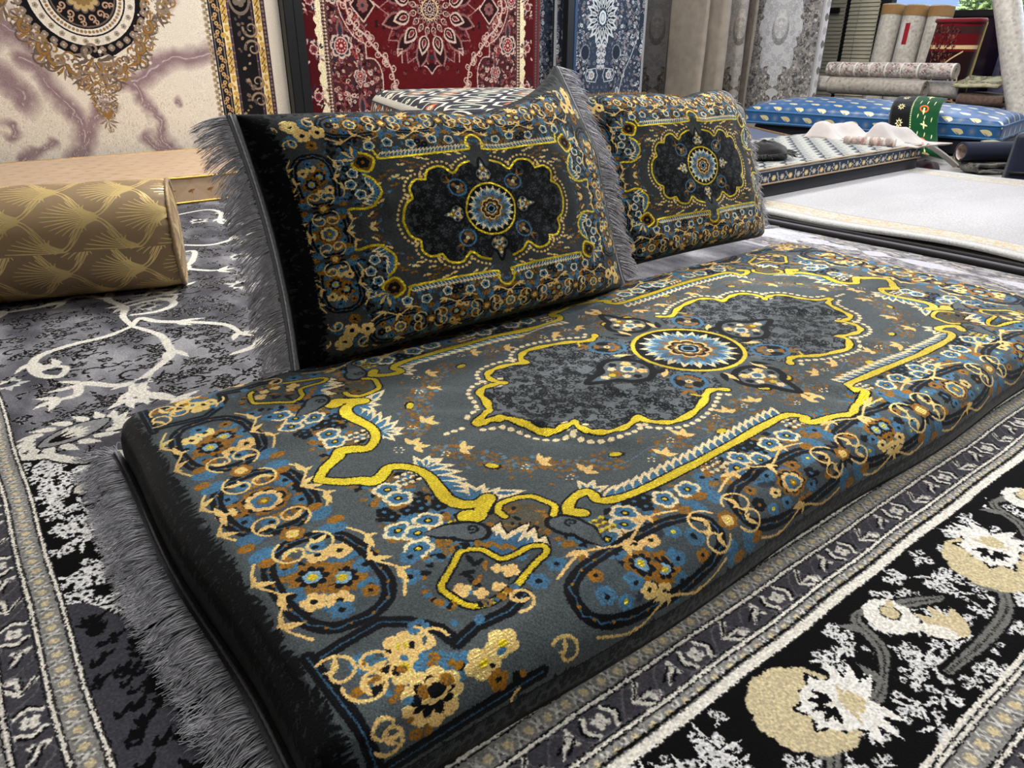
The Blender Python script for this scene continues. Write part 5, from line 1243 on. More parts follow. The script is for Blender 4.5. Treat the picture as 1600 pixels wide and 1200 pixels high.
# ---------------------------------------------------------------- the two cushions
def cushion(label, loc, rz, tilt, A, B, T, seed, ear=None, curl=.07):
    root = thing('cushion', label, 'cushion', loc, rz, 'velvet cushions leaning on the mattress')
    R = Matrix.Rotation(-tilt, 4, 'X'); rn = random.Random(seed)
    def surf(s, t, side):
        w = max(0.0, 1 - abs(s) ** 3.2) ** .6 * max(0.0, 1 - abs(t) ** (4.2 if t > 0 else 11.0)) ** (.52 if t > 0 else .5)
        x = A * s * (1 - .04 * (1 - t * t) * s * s); z = B * t * (1 - .05 * (1 - s * s) * t * t)
        th = T * (1.0 if side > 0 else .8) * w * (1 + .12 * (-t) * (1 - s * s))
        dz = -.016 * math.exp(-((s - .12) / .16) ** 2) * max(0, t) ** 2
        n = mnoise.noise(Vector((s * 3.1 + seed, t * 2.7, side * 2))) * .010 * w + mnoise.noise(Vector((s * 9 + seed, t * 7, side * 3))) * .0035 * w
        n += .006 * w * math.sin(26 * (s * .8 + t)) * max(0, -t - .3) * max(0, abs(s) - .3)
        y = -side * (th + n) + curl * max(0, s) ** 2.4
        p = Vector((x, y, z + dz + B))
        if ear and s > .3 and t > .4:
            e = ((s - .3) / .7) ** 1.6 * ((t - .4) / .6) ** 1.3
            p += Vector(ear) * e
        p = R @ p
        lo = .012 * (1 - math.cos(min(1, abs(s)) * pi)) * .5    # settles on the mattress, ends lifted a little
        if p.z < .03: p.z = max(p.z, 0) * .55 + .0135 * max(0, min(1, (p.z + .05) / .08)) ** 2
        p.z = max(p.z, 0)
        return p
    N, Mm = 110, 76; V, F, UV = [], [], []; idx = {}
    def g(i, j, side):
        k = (i, j, 0 if i in (0, N) or j in (0, Mm) else side)
        if k not in idx:
            s, t = -1 + 2 * i / N, -1 + 2 * j / Mm
            s = math.copysign(1 - (1 - abs(s)) ** 1.15, s); t = math.copysign(1 - (1 - abs(t)) ** 1.15, t)
            idx[k] = len(V); V.append(surf(s, t, side)); UV.append(((s * .452 + PU) / (2 * PU), (t * .295 + PV) / (2 * PV)))
        return idx[k]
    for side in (1, -1):
        for i in range(N):
            for j in range(Mm):
                f = [g(i, j, side), g(i + 1, j, side), g(i + 1, j + 1, side), g(i, j + 1, side)]
                F.append(f if side > 0 else f[::-1])
    mesh('cushion_cover', V, F, UV, M_cush, root)
    for sg in (-1, 1):
        E = [surf(sg, -1 + 2 * i / 90, 1) for i in range(91)]
        out = (R @ Vector((sg, .12, -.05))).normalized()
        nr = (R @ Vector((0, -1, 0)))
        bd = ribbon('fringe_band', E, lambda i: (out * .020, nr), M_band, root)
        tube('stitch_line', [e + out * .010 + nr * .0028 for e in E], .0016, M_fringe, bd, 5, False, lambda i, t: 1 + .5 * (i % 2))
        roots, dirs = [], []
        for i in range(1000):
            t = -1 + 2 * i / 999; p = surf(sg, t, 1) + out * .018 + nr * rn.uniform(-.003, .003)
            d = Vector((sg, .05 + rn.gauss(0, .12), -.32 + .2 * math.sin(t * 9) + (.5 * max(0, t - .7))))
            roots.append(p); dirs.append((R @ d).normalized())
        strands('fringe', roots, dirs, .060, .0010, M_fringe, root, rn, .28, .008, .085, 5, 16, .10)
    return root
cushion('charcoal velvet cushion on the left with a full side fringe facing the gold bolster', (-.215, .365, MT - .007), math.radians(-1.5), math.radians(20), .425, .234, .100, 3, (-.035, .06, .10), .03)
cushion('charcoal velvet cushion on the right beside the ivory rug, partly behind the other cushion', (.575, .468, MT - .007), math.radians(-2), math.radians(21), .405, .234, .100, 8, (-.05, .03, .02))

# ---------------------------------------------------------------- gold bolster and beige mattress
def bolster():
    ax = Vector((-.957, .29, 0)).normalized(); e = Vector((-.575, 1.385, .0)); r = .150; L = 1.0
    t = thing('bolster', 'beige and gold fan-patterned round bolster on the charcoal rug', 'bolster', e, math.atan2(ax.y, ax.x))
    V, UV, F = [], [], []; n, k = 70, 64
    for i in range(n + 1):
        x = L * i / n; d = min(x, L - x); rr = r * (.955 + .045 * min(1, d / .05) ** .5) if d > 0 else r * .95
        for j in range(k + 1):
            a = 2 * pi * j / k; gx = .004 * math.sin(a * 22) * max(0, 1 - d / .04)
            R = (rr + gx) * (1 + .012 * mnoise.noise(Vector((x * 6, math.cos(a), math.sin(a)))))
            V.append((x, R * math.cos(a), max(.0025, r + R * math.sin(a)))); UV.append((a * r / fw * .68, x / fw * .68))
    for i in range(n):
        for j in range(k): q = i * (k + 1) + j; F.append((q, q + 1, q + k + 2, q + k + 1))
    mesh('bolster_cover', V, [f[::-1] for f in F], UV, M_fan, t)
    for x in (0.0, L):
        V, F, UV = [(x - (.012 if x == 0 else -.012), 0, r)], [], [(0, 0)]
        for q in range(1, 7):
            for j in range(48):
                a = 2 * pi * j / 48; rr = r * .95 * q / 6; V.append((x + (-1 if x == 0 else 1) * .012 * (1 - (q / 6) ** 3) + .002 * math.sin(a * 24) * (q / 6), rr * math.cos(a), max(.0015, r + rr * math.sin(a)))); UV.append((rr * math.cos(a) / fw, rr * math.sin(a) / fw))
        for j in range(48): F.append((0, 1 + j, 1 + (j + 1) % 48))
        for q in range(5):
            for j in range(48): F.append((1 + q * 48 + j, 1 + (q + 1) * 48 + j, 1 + (q + 1) * 48 + (j + 1) % 48, 1 + q * 48 + (j + 1) % 48))
        mesh('end_cap', V, F, UV, M_fan, t)
        cord('piping', [(x, (r * .965) * math.cos(2 * pi * j / 60), max(.006, r + r * .965 * math.sin(2 * pi * j / 60))) for j in range(60)], .0062, M_bcord, t)
    cord('gold_seam', [(.44, (r * 1.005) * math.cos(2 * pi * j / 60), max(.004, r + r * 1.005 * math.sin(2 * pi * j / 60))) for j in range(60)], .0026, M_gold, t)
    return t
bolster()
def piped_mattress(name, label, cx, cy, hx, hy, H, R, mat, cordm, zs, uvf, deform=None, z0=0.0, rz=0.0, cover='cover'):
    t = thing(name, label, 'mattress', (cx, cy, z0), rz)
    soft_box(cover, hx, hy, H, R, mat, t, .04, uvf, deform)
    for z in zs:
        P = [(-hx + .012, -hy, z), (hx - .012, -hy, z), (hx, -hy + .012, z), (hx, hy - .012, z), (hx - .012, hy, z), (-hx + .012, hy, z), (-hx, hy - .012, z), (-hx, -hy + .012, z)]
        P2 = []
        for a, b in zip(P, P[1:] + P[:1]):
            n = max(1, int(math.hypot(b[0] - a[0], b[1] - a[1]) / .03))
            for i in range(n): P2.append(tuple(a[k] + (b[k] - a[k]) * i / n for k in range(3)))
        if deform: P2 = [tuple(deform(np.array(p), p)) for p in P2]
        cord('piping', P2, .0055, cordm, t)
    return t
piped_mattress('floor_mattress', 'beige gold-piped floor mattress along the wall below the cream medallion rug', -1.25, 3.03, 1.78, .46, .115, .012, M_fanb, M_gold, (.006, .111), lambda u, v: (u / fw * .75, v / fw * .75), lambda q, p: (q[0], q[1], q[2] + (.004 * mnoise.noise(Vector((p[0] * 3, p[1] * 4, 2))) if p[2] > .05 else 0)))

# ---------------------------------------------------------------- rugs hung along the back wall
YB = 3.60
R1 = tag(hanging('hanging_rug', -1.29, .69, .02, 2.55, YB, -.010, M_cream, lambda x, z: ((x + .29 + 1) / 2, (z + .13) / 1.2), .004, 1), 'cream hanging rug with purple-grey marbling and a gold and black medallion', 'rug')
R2 = tag(hanging('hanging_rug', .80, 2.61, .02, 2.55, YB + .02, -.010, M_red, lambda x, z: ((x - 1.69 + .92) / 1.84, z / 1.1), .004, 2), 'deep red hanging rug with a round cream petal medallion', 'rug')
R3 = tag(hanging('hanging_rug', 2.74, 3.715, .02, 2.55, YB + .03, -.010, M_blue, lambda x, z: ((x - 3.23 + .5) / 1.0, (z - .05) / 1.15), .004, 3), 'slate blue hanging rug with a pale star medallion', 'rug')
R4 = tag(hanging('hanging_rug', 2.58, 2.85, .02, 2.5, YB + .10, -.010, M_blue, lambda x, z: ((x - 2.58) * .9 + .02, (z + .35) / 1.15), .003, 4), 'narrow visible strip of slate blue rug between the red rug and a black post', 'rug')
R5 = tag(hanging('hanging_rug', 3.70, 4.02, .02, 2.5, YB + .07, -.010, M_dark, lambda x, z: (x * .9, z * .9), .003, 5), 'charcoal patterned hanging rug strip right of the slate blue rug', 'rug')
for i, (x, y, d, m, mm, lab) in enumerate(((.735, 3.52, .03, M_black, None, 'wide black display post between the cream and red hanging rugs'), (2.835, 3.55, .028, M_black, M_navyf, 'black display post with blue edge left of the slate blue rug'), (4.78, 3.74, .03, M_black, M_navyf, 'black display post with blue edge left of the grey damask rug'))):
    p = thing('display_post', lab, 'post', (x, y, ZF))
    if mm: box('post_tube', -.045, .02, -d, d, 0, 2.6, m, p); box('edge_strip', .02, .05, -d - .004, d, .0, 2.6, mm, p)
    else: box('post_tube', -.058, -.002, -d, d, 0, 2.6, m, p); box('post_tube', .002, .058, -d + .01, d, 0, 2.6, m, p)
    box('foot_plate', -.07, .07, -.07, .07, 0, .012, m, p)
# rugs folded over swing arms, seen edge-on
def fold_rug(x, w, y0, y1, mat, lab, seed, skew=0.0):
    prof = []
    for i in range(9): prof.append((x - w / 2, y1 + (y0 + w / 2 - y1) * i / 8))
    for i in range(1, 12): a = pi + pi * i / 12; prof.append((x + w / 2 * math.cos(a), y0 + w / 2 + w / 2 * math.sin(a)))
    for i in range(9): prof.append((x + w / 2, y0 + w / 2 + (y1 - y0 - w / 2) * i / 8))
    n = len(prof) - 1; L = [0]
    for a, b in zip(prof[:-1], prof[1:]): L.append(L[-1] + math.hypot(b[0] - a[0], b[1] - a[1]))
    def f(s, t):
        i = int(round(s * n)); z = .02 + 2.4 * t; px, py = prof[i]
        return (px + skew * (y1 - py) + .018 * mnoise.noise(Vector((z * 1.7, seed, i * .12))) + .01 * math.sin(z * 2 + seed), py + .012 * mnoise.noise(Vector((z * 1.3, seed + 5, 0))), z), (L[i] * 1.3 + seed * .3, z * .9)
    V, UV, F = sheet(n, 36, f); V, UV, F = slab(V, UV, F, n, 36, .008)
    tag(mesh('folded_hanging_rug', V, F, UV, mat), lab, 'rug', 'rugs folded over the display arms')
M_t2 = plain('ash taupe rug', C3(140, 131, 120), .9, 0, .1, .18, 14, .3, 200); M_rollg = cloth_mat('pale grey roll', image('plain grey roll', design_plain_roll()), .9, .1, .01, 120, .25, 40, .1, .2, 'REPEAT', tint=(.62, .6, .58)); M_t3 = plain('mole rug', C3(82, 73, 66), .9, 0, .1, .3, 25, .3, 200)
for k, (x, w, y0, m, lab) in enumerate(((4.06, .035, 3.3, M_t2, 'thin pale folded rug edge next to the charcoal strip'), (4.19, .095, 3.2, M_t2, 'thick plain taupe folded rug, first of the edge-on rugs'), (4.33, .06, 3.34, M_t3, 'dark mole-brown folded rug in shade between two taupe ones'), (4.46, .085, 3.22, M_taupe, 'taupe folded rug with rosy specks, hung edge-on'), (4.60, .06, 3.26, M_t3, 'mottled dark grey folded rug hung edge-on'), (4.69, .035, 3.3, M_t2, 'thin pale folded rug hung edge-on against the black post'))):
    fold_rug(x, w, y0, 3.7, m, lab, k)
tag(hanging('hanging_rug', 2.83, 3.74, -.012, 2.55, 5.0, .010, M_dam, lambda y, z: (.5 - (y - 3.257) / .92, (z + .02) / 1.15), .006, 6, None, 'y'), 'pale grey damask hanging rug behind the blue mattress', 'rug')

# ---------------------------------------------------------------- stacks behind the cushions
t = thing('floor_cushion', 'dark kilim-patterned cushion with a cream comb edge, upper of the stack behind the cushions', 'cushion', (.73, 1.60, .245), math.radians(-17), 'kilim cushions stacked behind the set')
soft_box('cover', .37, .62, .205, .05, M_tri, t, .035, lambda u, v: ((u + .37 + .16) / tdim[0], (v + .62) / tdim[1]), lambda q, p: (q[0] + (.02 * math.sin(pi * min(1, p[2] / .2)) * (-1 if p[0] < 0 else 1) if abs(p[0]) > .34 else 0), q[1], q[2] + (.02 * (1 - (p[0] / .37) ** 2) * (1 - (p[1] / .62) ** 2) if p[2] > .15 else 0)))
t = thing('floor_cushion', 'dark kilim-patterned cushion, lower of the stack behind the cushions', 'cushion', (.73, 1.60, .0), math.radians(-18), 'kilim cushions stacked behind the set')
soft_box('cover', .38, .63, .243, .05, M_tri, t, .035, lambda u, v: ((u + .38 + .2) / tdim[0], (v + .62) / tdim[1]))
t = thing('floor_cushion', 'grey folded cushion with an ochre tufted top behind the right cushion', 'cushion', (1.50, 1.50, .0), math.radians(-8))
soft_box('cover', .20, .40, .42, .06, plain('grey felt', C3(112, 112, 112), .9, 0, .2, .2, 40, .4, 120), t, .03)
rnd = random.Random(8); V, F = [], []
for i in range(2600):
    x, y = rnd.uniform(-.19, .19), rnd.uniform(-.38, .38); b = len(V); h = rnd.uniform(.008, .02); a = rnd.uniform(0, 6.3); s = .006
    if math.sin(y * 55 + 2 * math.sin(x * 20)) < -.2: continue
    z = .42 - .03 * (abs(x) / .19) ** 6 - .03 * (abs(y) / .39) ** 8
    V += [(x - s * math.cos(a), y - s * math.sin(a), z), (x + s * math.cos(a), y + s * math.sin(a), z), (x + rnd.gauss(0, .006), y + rnd.gauss(0, .006), z + h)]; F.append((b, b + 1, b + 2))
o = mesh('tufts', V, F, None, plain('ochre tuft yarn', C3(172, 128, 54), .9, 0, .2, .35, 40), t, False); o['kind'] = 'stuff'
tube('piping', [(-.2, -.36 + .72 * i / 20, .385 + .006 * math.sin(i)) for i in range(21)], .012, plain('brown rolled edge', C3(96, 82, 72), .9), t)

# ---------------------------------------------------------------- far right: lattice, navy and blue mattresses
dfl = lambda q, p: (q[0], q[1], q[2] + (.004 * mnoise.noise(Vector((p[0] * 3, p[1] * 4, 7))) if p[2] > .05 else 0))
t = thing('floor_mattress', 'navy and ivory lattice-patterned floor mattress behind the ivory rug', 'mattress', (2.44, 1.43, .0145))
soft_box('base', .815, .335, .055, .012, M_navy, t, .06, None, None)
soft_box('cover', .82, .34, .075, .012, M_lat, t, .04, lambda u, v: (.5 + u / ldim[0] * .78, (v + .34 + .115) / ldim[1]), dfl, z0=.055)
cord('piping', [(-.82 + 1.64 * i / 40, -.342, .126) for i in range(41)], .004, M_bcord, t, False); cord('piping', [(-.82 + 1.64 * i / 40, -.342, .060) for i in range(41)], .004, M_bcord, t, False)
t = thing('floor_mattress', 'small navy mattress with a bronze trim behind the lattice mattress', 'mattress', (2.86, 2.30, 0), math.radians(-28))
soft_box('cover', .50, .40, .115, .02, plain('navy woven stripe', C3(58, 70, 98), .8, 0, .2, .35, 70, .5, 140), t, .04, None, dfl)
cord('piping', [(-.5, -.4, .112), (.5, -.4, .112), (.5, .4, .112), (-.5, .4, .112)], .012, plain('bronze trim', C3(120, 96, 72), .6, .3, 0, .3, 120), t); cord('piping', [(-.5, -.4, .012), (.5, -.4, .012), (.5, .4, .012), (-.5, .4, .012)], .008, M_dkcloth, t)
t = thing('floor_mattress', 'dark navy mattress under the blue gold-leaf mattress', 'mattress', (4.40, 1.90, 0), math.radians(9)); soft_box('cover', .38, .80, .095, .02, M_navy, t, .06, None, dfl)
def puff(q, p):
    a, b = max(0, 1 - (p[0] / .38) ** 2), max(0, 1 - (p[1] / .86) ** 4)
    x, y, z = q
    if p[2] > .04: z += (.155 * a ** .75 * b ** .6) * (p[2] - .04) / .13
    k = math.sin(pi * min(1, p[2] / .17))
    return (x, y * (1 - .0), z + .004 * mnoise.noise(Vector((p[0] * 7, p[1] * 5, 3))))
t = thing('floor_mattress', 'bright blue puffy mattress printed with gold leaves', 'mattress', (4.37, 1.93, .095), math.radians(10))
soft_box('cover', .38, .84, .105, .03, M_leaf, t, .035, lambda u, v: (v / .16, u / .16), puff)
M_blc = plain('blue piping', C3(58, 110, 156), .5, 0, .2)
for z in (.012, .088): cord('piping', [(-.378, -.82, z), (-.378, .82, z), (-.36, .838, z), (.36, .838, z), (.378, .82, z), (.378, -.82, z), (.36, -.838, z), (-.36, -.838, z)], .006, M_blc, t)
# white throw with a printed reverse, bunched on the lattice mattress
def drape(name, label, cat, nx, ny, f, th, mat, rev=None, uvs=1.0):
    V, UV, F = sheet(nx, ny, f); V, UV, F = slab(V, UV, F, nx, ny, th)
    o = mesh(name, V, F, UV, mat)
    if rev: o.data.materials.append(rev); n = nx * ny; o.data.polygons.foreach_set('material_index', [0] * n + [1] * (len(F) - n))
    return tag(o, label, cat)
M_throw = plain('white throw', C3(188, 182, 180), .9, 0, .3, .06, 30, .3, 90); M_throwr = cloth_mat('printed throw reverse', im_roll, .9, .1, .003, 200, .2, 200, .2, .1, 'REPEAT', tint=(.95, .9, .9))
def fthrow(s, t):
    x = 2.98 + .36 * t + .10 * s; y = 1.66 - .62 * s
    h = .137 + .075 * math.exp(-((s - .12) / .13) ** 2) + .105 * math.exp(-((s - .66) / .10) ** 2) * (1 - .4 * t) + .03 * math.exp(-((s - .42) / .08) ** 2)
    h += .018 * math.sin(9 * s + 5 * t) * math.sin(3 * t + 1) + .012 * mnoise.noise(Vector((s * 6, t * 5, 1)))
    e = min(t, 1 - t, s * 2, (1 - s) * 2); h = .136 + (h - .136) * min(1, e / .13)
    return (x + .03 * math.sin(7 * s), y + .02 * math.sin(5 * t), h + .004), (s, t)
drape('throw_blanket', 'white throw blanket bunched on the corner of the lattice mattress', 'blanket', 60, 34, fthrow, .006, M_throw, M_throwr)
tube_o = tube('throw_roll', [(2.93, 1.36, .158), (2.94, 1.27, .160), (2.965, 1.18, .160), (3.0, 1.115, .158)], .024, M_throwr, None, 14, False, lambda i, t: 1 + .12 * math.sin(3 * t + i))
tag(tube_o, 'small brown-printed cloth roll lying against the white throw', 'cloth')
def fstrip(s, t):
    L = s * .42; x = 3.27 + .02 * t + .20 * s; y = 1.06 + .05 * t - .10 * s
    return (x, y, .14 - .12 * s ** 1.2 + .01 * math.sin(8 * t)), (s, t)
drape('cloth_tail', 'white cloth end trailing off the lattice mattress onto the floor', 'cloth', 20, 6, fstrip, .005, M_throw)
# green prayer mat draped off the blue mattress
def mat_print():
    c = Cloth(0, .62, 0, .42, 700, C3(10, 66, 34)); CR = C3(226, 214, 160); OR = C3(222, 104, 40)
    c.rect(0, .62, .24, .42, C3(10, 10, 12)); c.rect(0, .62, .225, .245, C3(30, 80, 44))
    for i in range(40): c.disc(.0155 * i, .235, .005, CR)
    for k in range(5):
        x = .06 + .125 * k
        for a in range(8): c.leaf(x, .33, a * pi / 4, .034, .012, CR)
        c.flower(x, .33, .013, C3(10, 10, 12), None, CR, 4)
        if k % 2 == 0:
            for a in range(4): c.leaf(x, .12, a * pi / 2, .034, .014, CR)
        else:
            c.line(ellipse(x, .13, .026, .034, 12), .012, OR, True); c.leaf(x, .13, 0, .05, .02, CR); c.disc(x, .13, .008, CR)
        for a in range(3): c.leaf(x + .05, .05 + .06 * a, .2, .04, .008, CR)
    return c.a
M_green = cloth_mat('green mat pile', image('green mat pattern', mat_print()), .95, .3, .004, 260, .4, 200, .2, .1)
def fmat(s, t):
    # s runs from the top of the blue mattress down to the floor, t across
    P = [(4.22, .295), (4.14, .292), (4.06, .270), (3.99, .235), (3.93, .19), (3.88, .14), (3.83, .09), (3.76, .05), (3.69, .055), (3.66, .03), (3.72, .012)]
    q = s * (len(P) - 1); i = min(int(q), len(P) - 2); fr = q - i
    x = P[i][0] + (P[i + 1][0] - P[i][0]) * fr; z = P[i][1] + (P[i + 1][1] - P[i][1]) * fr
    y = 1.43 + .33 * t - .30 * s + .02 * math.sin(4 * s)
    return (x + .05 * t, y, z + .014 + .022 * math.sin(pi * t) * math.sin(3 * s) + .006 * math.sin(11 * s + 4 * t)), (s, t)
drape('prayer_mat', 'green and black patterned mat draped over the front of the blue mattress', 'mat', 44, 16, fmat, .010, M_dkcloth, M_green)
# ---------------------------------------------------------------- clutter beside the blue mattress
def folded(name, label, cx, cy, z0, lx, ly, layers, th, mat, rz=0.0, cat='rug', back=None, group=None):
    """a flat-folded rug: layers joined by rounded folds along one side"""
    prof = []; g = th * 1.25
    for k in range(layers):
        zz = k * g; a, b = (-lx / 2, lx / 2) if k % 2 == 0 else (lx / 2, -lx / 2)
        for i in range(9): prof.append((a + (b - a) * i / 8, zz + .004 * math.sin(i * 1.3 + k)))
        if k < layers - 1:
            sg = 1 if k % 2 == 0 else -1
            for i in range(1, 5): an = -pi / 2 + pi * i / 5; prof.append((sg * lx / 2 + sg * g / 2 * math.cos(an), zz + g / 2 + g / 2 * math.sin(an)))
    n = len(prof) - 1
    def f(s, t):
        i = int(round(s * n)); px, pz = prof[i]; y = -ly / 2 + ly * t
        return (px, y, th + pz + .004 * math.sin(t * 6 + pz * 40)), (s * layers * lx, t * ly)
    V, UV, F = sheet(n, 14, f); V, UV, F = slab(V, UV, F, n, 14, -th)
    V = [(v[0], v[1], v[2] - th * .0) for v in V]; zmin = min(v[2] for v in V); V = [(v[0], v[1], v[2] - zmin) for v in V]
    o = mesh(name, V, F, UV, mat); o.location = (cx, cy, z0); o.rotation_euler = (0, 0, rz)
    tag(o, label, cat, group); return o
M_stripe_a = (lambda: (lambda c: ([c.rect(x, x + .05, 0, 1, C3(176, 150, 124)) for x in (.06, .26)], [c.rect(x, x + .006, 0, 1, C3(112, 84, 66)) for x in (.02, .04, .13, .16, .24, .33)], [c.leaf(x, y * .03, 1.57, .024, .014, C3(206, 188, 164)) for x in (.085, .285) for y in range(34)], c.a)[-1])(Cloth(0, .4, 0, 1, 400, C3(228, 224, 216))))()
M_stripe = cloth_mat('striped towel rug', image('striped pattern', M_stripe_a), .9, .2, .002, 300, .3, 200, .2, .1, 'REPEAT')
M_flor = cloth_mat('floral small rug', im_roll, .9, .1, .004, 200, .3, 200, .2, .1, 'REPEAT', tint=(1.05, 1.0, .95)); M_olive = cloth_mat('olive black rug', im_dam, .9, .1, .003, 250, .3, 250, .2, .1, 'MIRROR', tint=(.62, .58, .36)); M_brown = plain('brown folded rug', C3(92, 74, 66), .9, 0, .2, .4, 60, .4, 200); M_greyr = cloth_mat('grey patterned rug', im_dam, .9, .1, .003, 250, .3, 250, .2, .1, 'MIRROR', tint=(.45, .45, .42)); M_wine = plain('wine red cloth', C3(58, 18, 26), .9, 0, .2, .4, 90)
folded('folded_rug', 'ivory folded rug with tan stripes and brown lines by the navy bag', 4.19, .73, .150, .30, .26, 3, .022, M_stripe, math.radians(35))
folded('folded_rug', 'plain grey folded rug under the striped rug', 4.22, .70, ZF, .34, .36, 5, .024, M_greyr, math.radians(20))
folded('folded_rug', 'small folded rug with an orange and olive print beside the blue mattress', 4.03, 1.02, ZF, .13, .12, 4, .030, M_olive, math.radians(30))
def rolled_mat(name, label, p0, p1, r, mat, inner, cat='rug', turns=1.6, th=.010, hemmed=False):
    p0, p1 = Vector(p0), Vector(p1); d = (p1 - p0); L = d.length; d.normalize(); up = Vector((0, 0, 1)); up = (up - d * d.dot(up)).normalized(); sd = d.cross(up)
    n = int(26 * turns) + 1
    def f(s, t):
        a = 2 * pi * turns * s; R = r * (1 - .16 * turns * (1 - s)) if turns > 1 else r
        p = p0 + d * (L * t) + up * (r + R * math.sin(a - pi / 2)) + sd * (R * math.cos(a - pi / 2))
        return p, (t * L / 1.0, a * r / .5)
    V, UV, F = sheet(n, 20, f); V, UV, F = slab(V, UV, F, n, 20, th)
    o = mesh(name, V, F, UV, mat); o.data.materials.append(inner); k = n * 20; o.data.polygons.foreach_set('material_index', [0] * k + [1] * (len(F) - k)) if inner else None
    return tag(o, label, cat)
folded('folded_rug', 'small white and grey rug folded flat under the navy-edged floral rug', 3.60, .84, ZF, .26, .13, 3, .014, M_greyr, math.radians(-30))
rolled_mat('rolled_mat', 'floral rolled mat with a navy reverse by the corner of the lattice mattress', (3.47, .97, .052), (3.74, .80, .052), .045, M_flor, M_hem, 'mat', 1.05)
rolled_mat('rolled_mat', 'black and yellow printed rolled mat behind the navy-edged floral one', (3.66, 1.05, ZF), (3.84, .94, ZF), .048, M_olive, M_dkcloth, 'mat', 1.2)
def lump(name, label, cat, cx, cy, cz, rx, ry, rz_, mat, seed, fringe=None):
    V, UV, F = [], [], []; n, k = 28, 14
    for j in range(k + 1):
        ph = pi / 2 * j / k
        for i in range(n):
            a = 2 * pi * i / n; q = 1 + .22 * mnoise.noise(Vector((math.cos(a) * 1.6 + seed, math.sin(a) * 1.6, ph))) + .08 * math.sin(5 * a + seed)
            V.append((rx * q * math.cos(a) * math.cos(ph), ry * q * math.sin(a) * math.cos(ph), rz_ * math.sin(ph) * (1 + .2 * mnoise.noise(Vector((a, ph * 2, seed)))))); UV.append((i / n, j / k))
    for j in range(k):
        for i in range(n): F.append((j * n + i, j * n + (i + 1) % n, (j + 1) * n + (i + 1) % n, (j + 1) * n + i))
    F.append(tuple(range(n))[::-1])
    t = thing(name, label, cat, (cx, cy, cz)); mesh('cloth', V, F, UV, mat, t)
    if fringe:
        rn = random.Random(seed); roots, dirs = [], []
        for i in range(260): a = 2 * pi * i / 260; roots.append((rx * .92 * math.cos(a), ry * .92 * math.sin(a), .02)); dirs.append((math.cos(a), math.sin(a), .4))
        strands('fringe', roots, dirs, fringe, .0022, mat, t, rn, .6, .001, .4)
    return t
lump('fringed_shawl', 'black fringed shawl heaped on the lattice mattress beside the right cushion', 'shawl', 2.06, 1.27, .152, .14, .10, .07, M_dkcloth, 3, .05)
lump('fringed_shawl', 'black shaggy cloth heaped between the blue mattress and the navy bag', 'shawl', 3.93, .83, -.012, .06, .06, .10, M_dkcloth, 9, .07)
lump('cloth_heap', 'dark red crumpled cloth on the floor at the end of the lattice mattress', 'cloth', 3.40, 1.12, -.012, .11, .07, .05, M_wine, 5)
# navy bag with handle
t = thing('tote_bag', 'navy tote bag standing at the right edge of the ivory rug', 'bag', (3.46, .56, -.012), math.radians(25))
def fbag(q, p): k = p[2] / .24; return (q[0] * (1 - .45 * k), q[1] * (1 - .08 * k), q[2])
soft_box('bag_body', .08, .16, .24, .03, plain('navy nylon', C3(14, 20, 44), .5, 0, .1, .2, 40), t, .03, None, fbag)
for sg in (-1, 1): tube('handle', [(sg * .03, -.07, .22), (sg * .035, -.065, .29), (sg * .035, 0, .32), (sg * .035, .065, .29), (sg * .03, .07, .22)], .007, M_black, t, 8)
tube('trim_band', [(-.081, -.15, .05), (-.081, .15, .05)], .006, M_black, t)
folded('folded_rug', 'light grey folded rug on the floor behind the ivory rug', 3.80, .52, ZF, .26, .30, 3, .016, M_runner, math.radians(12))
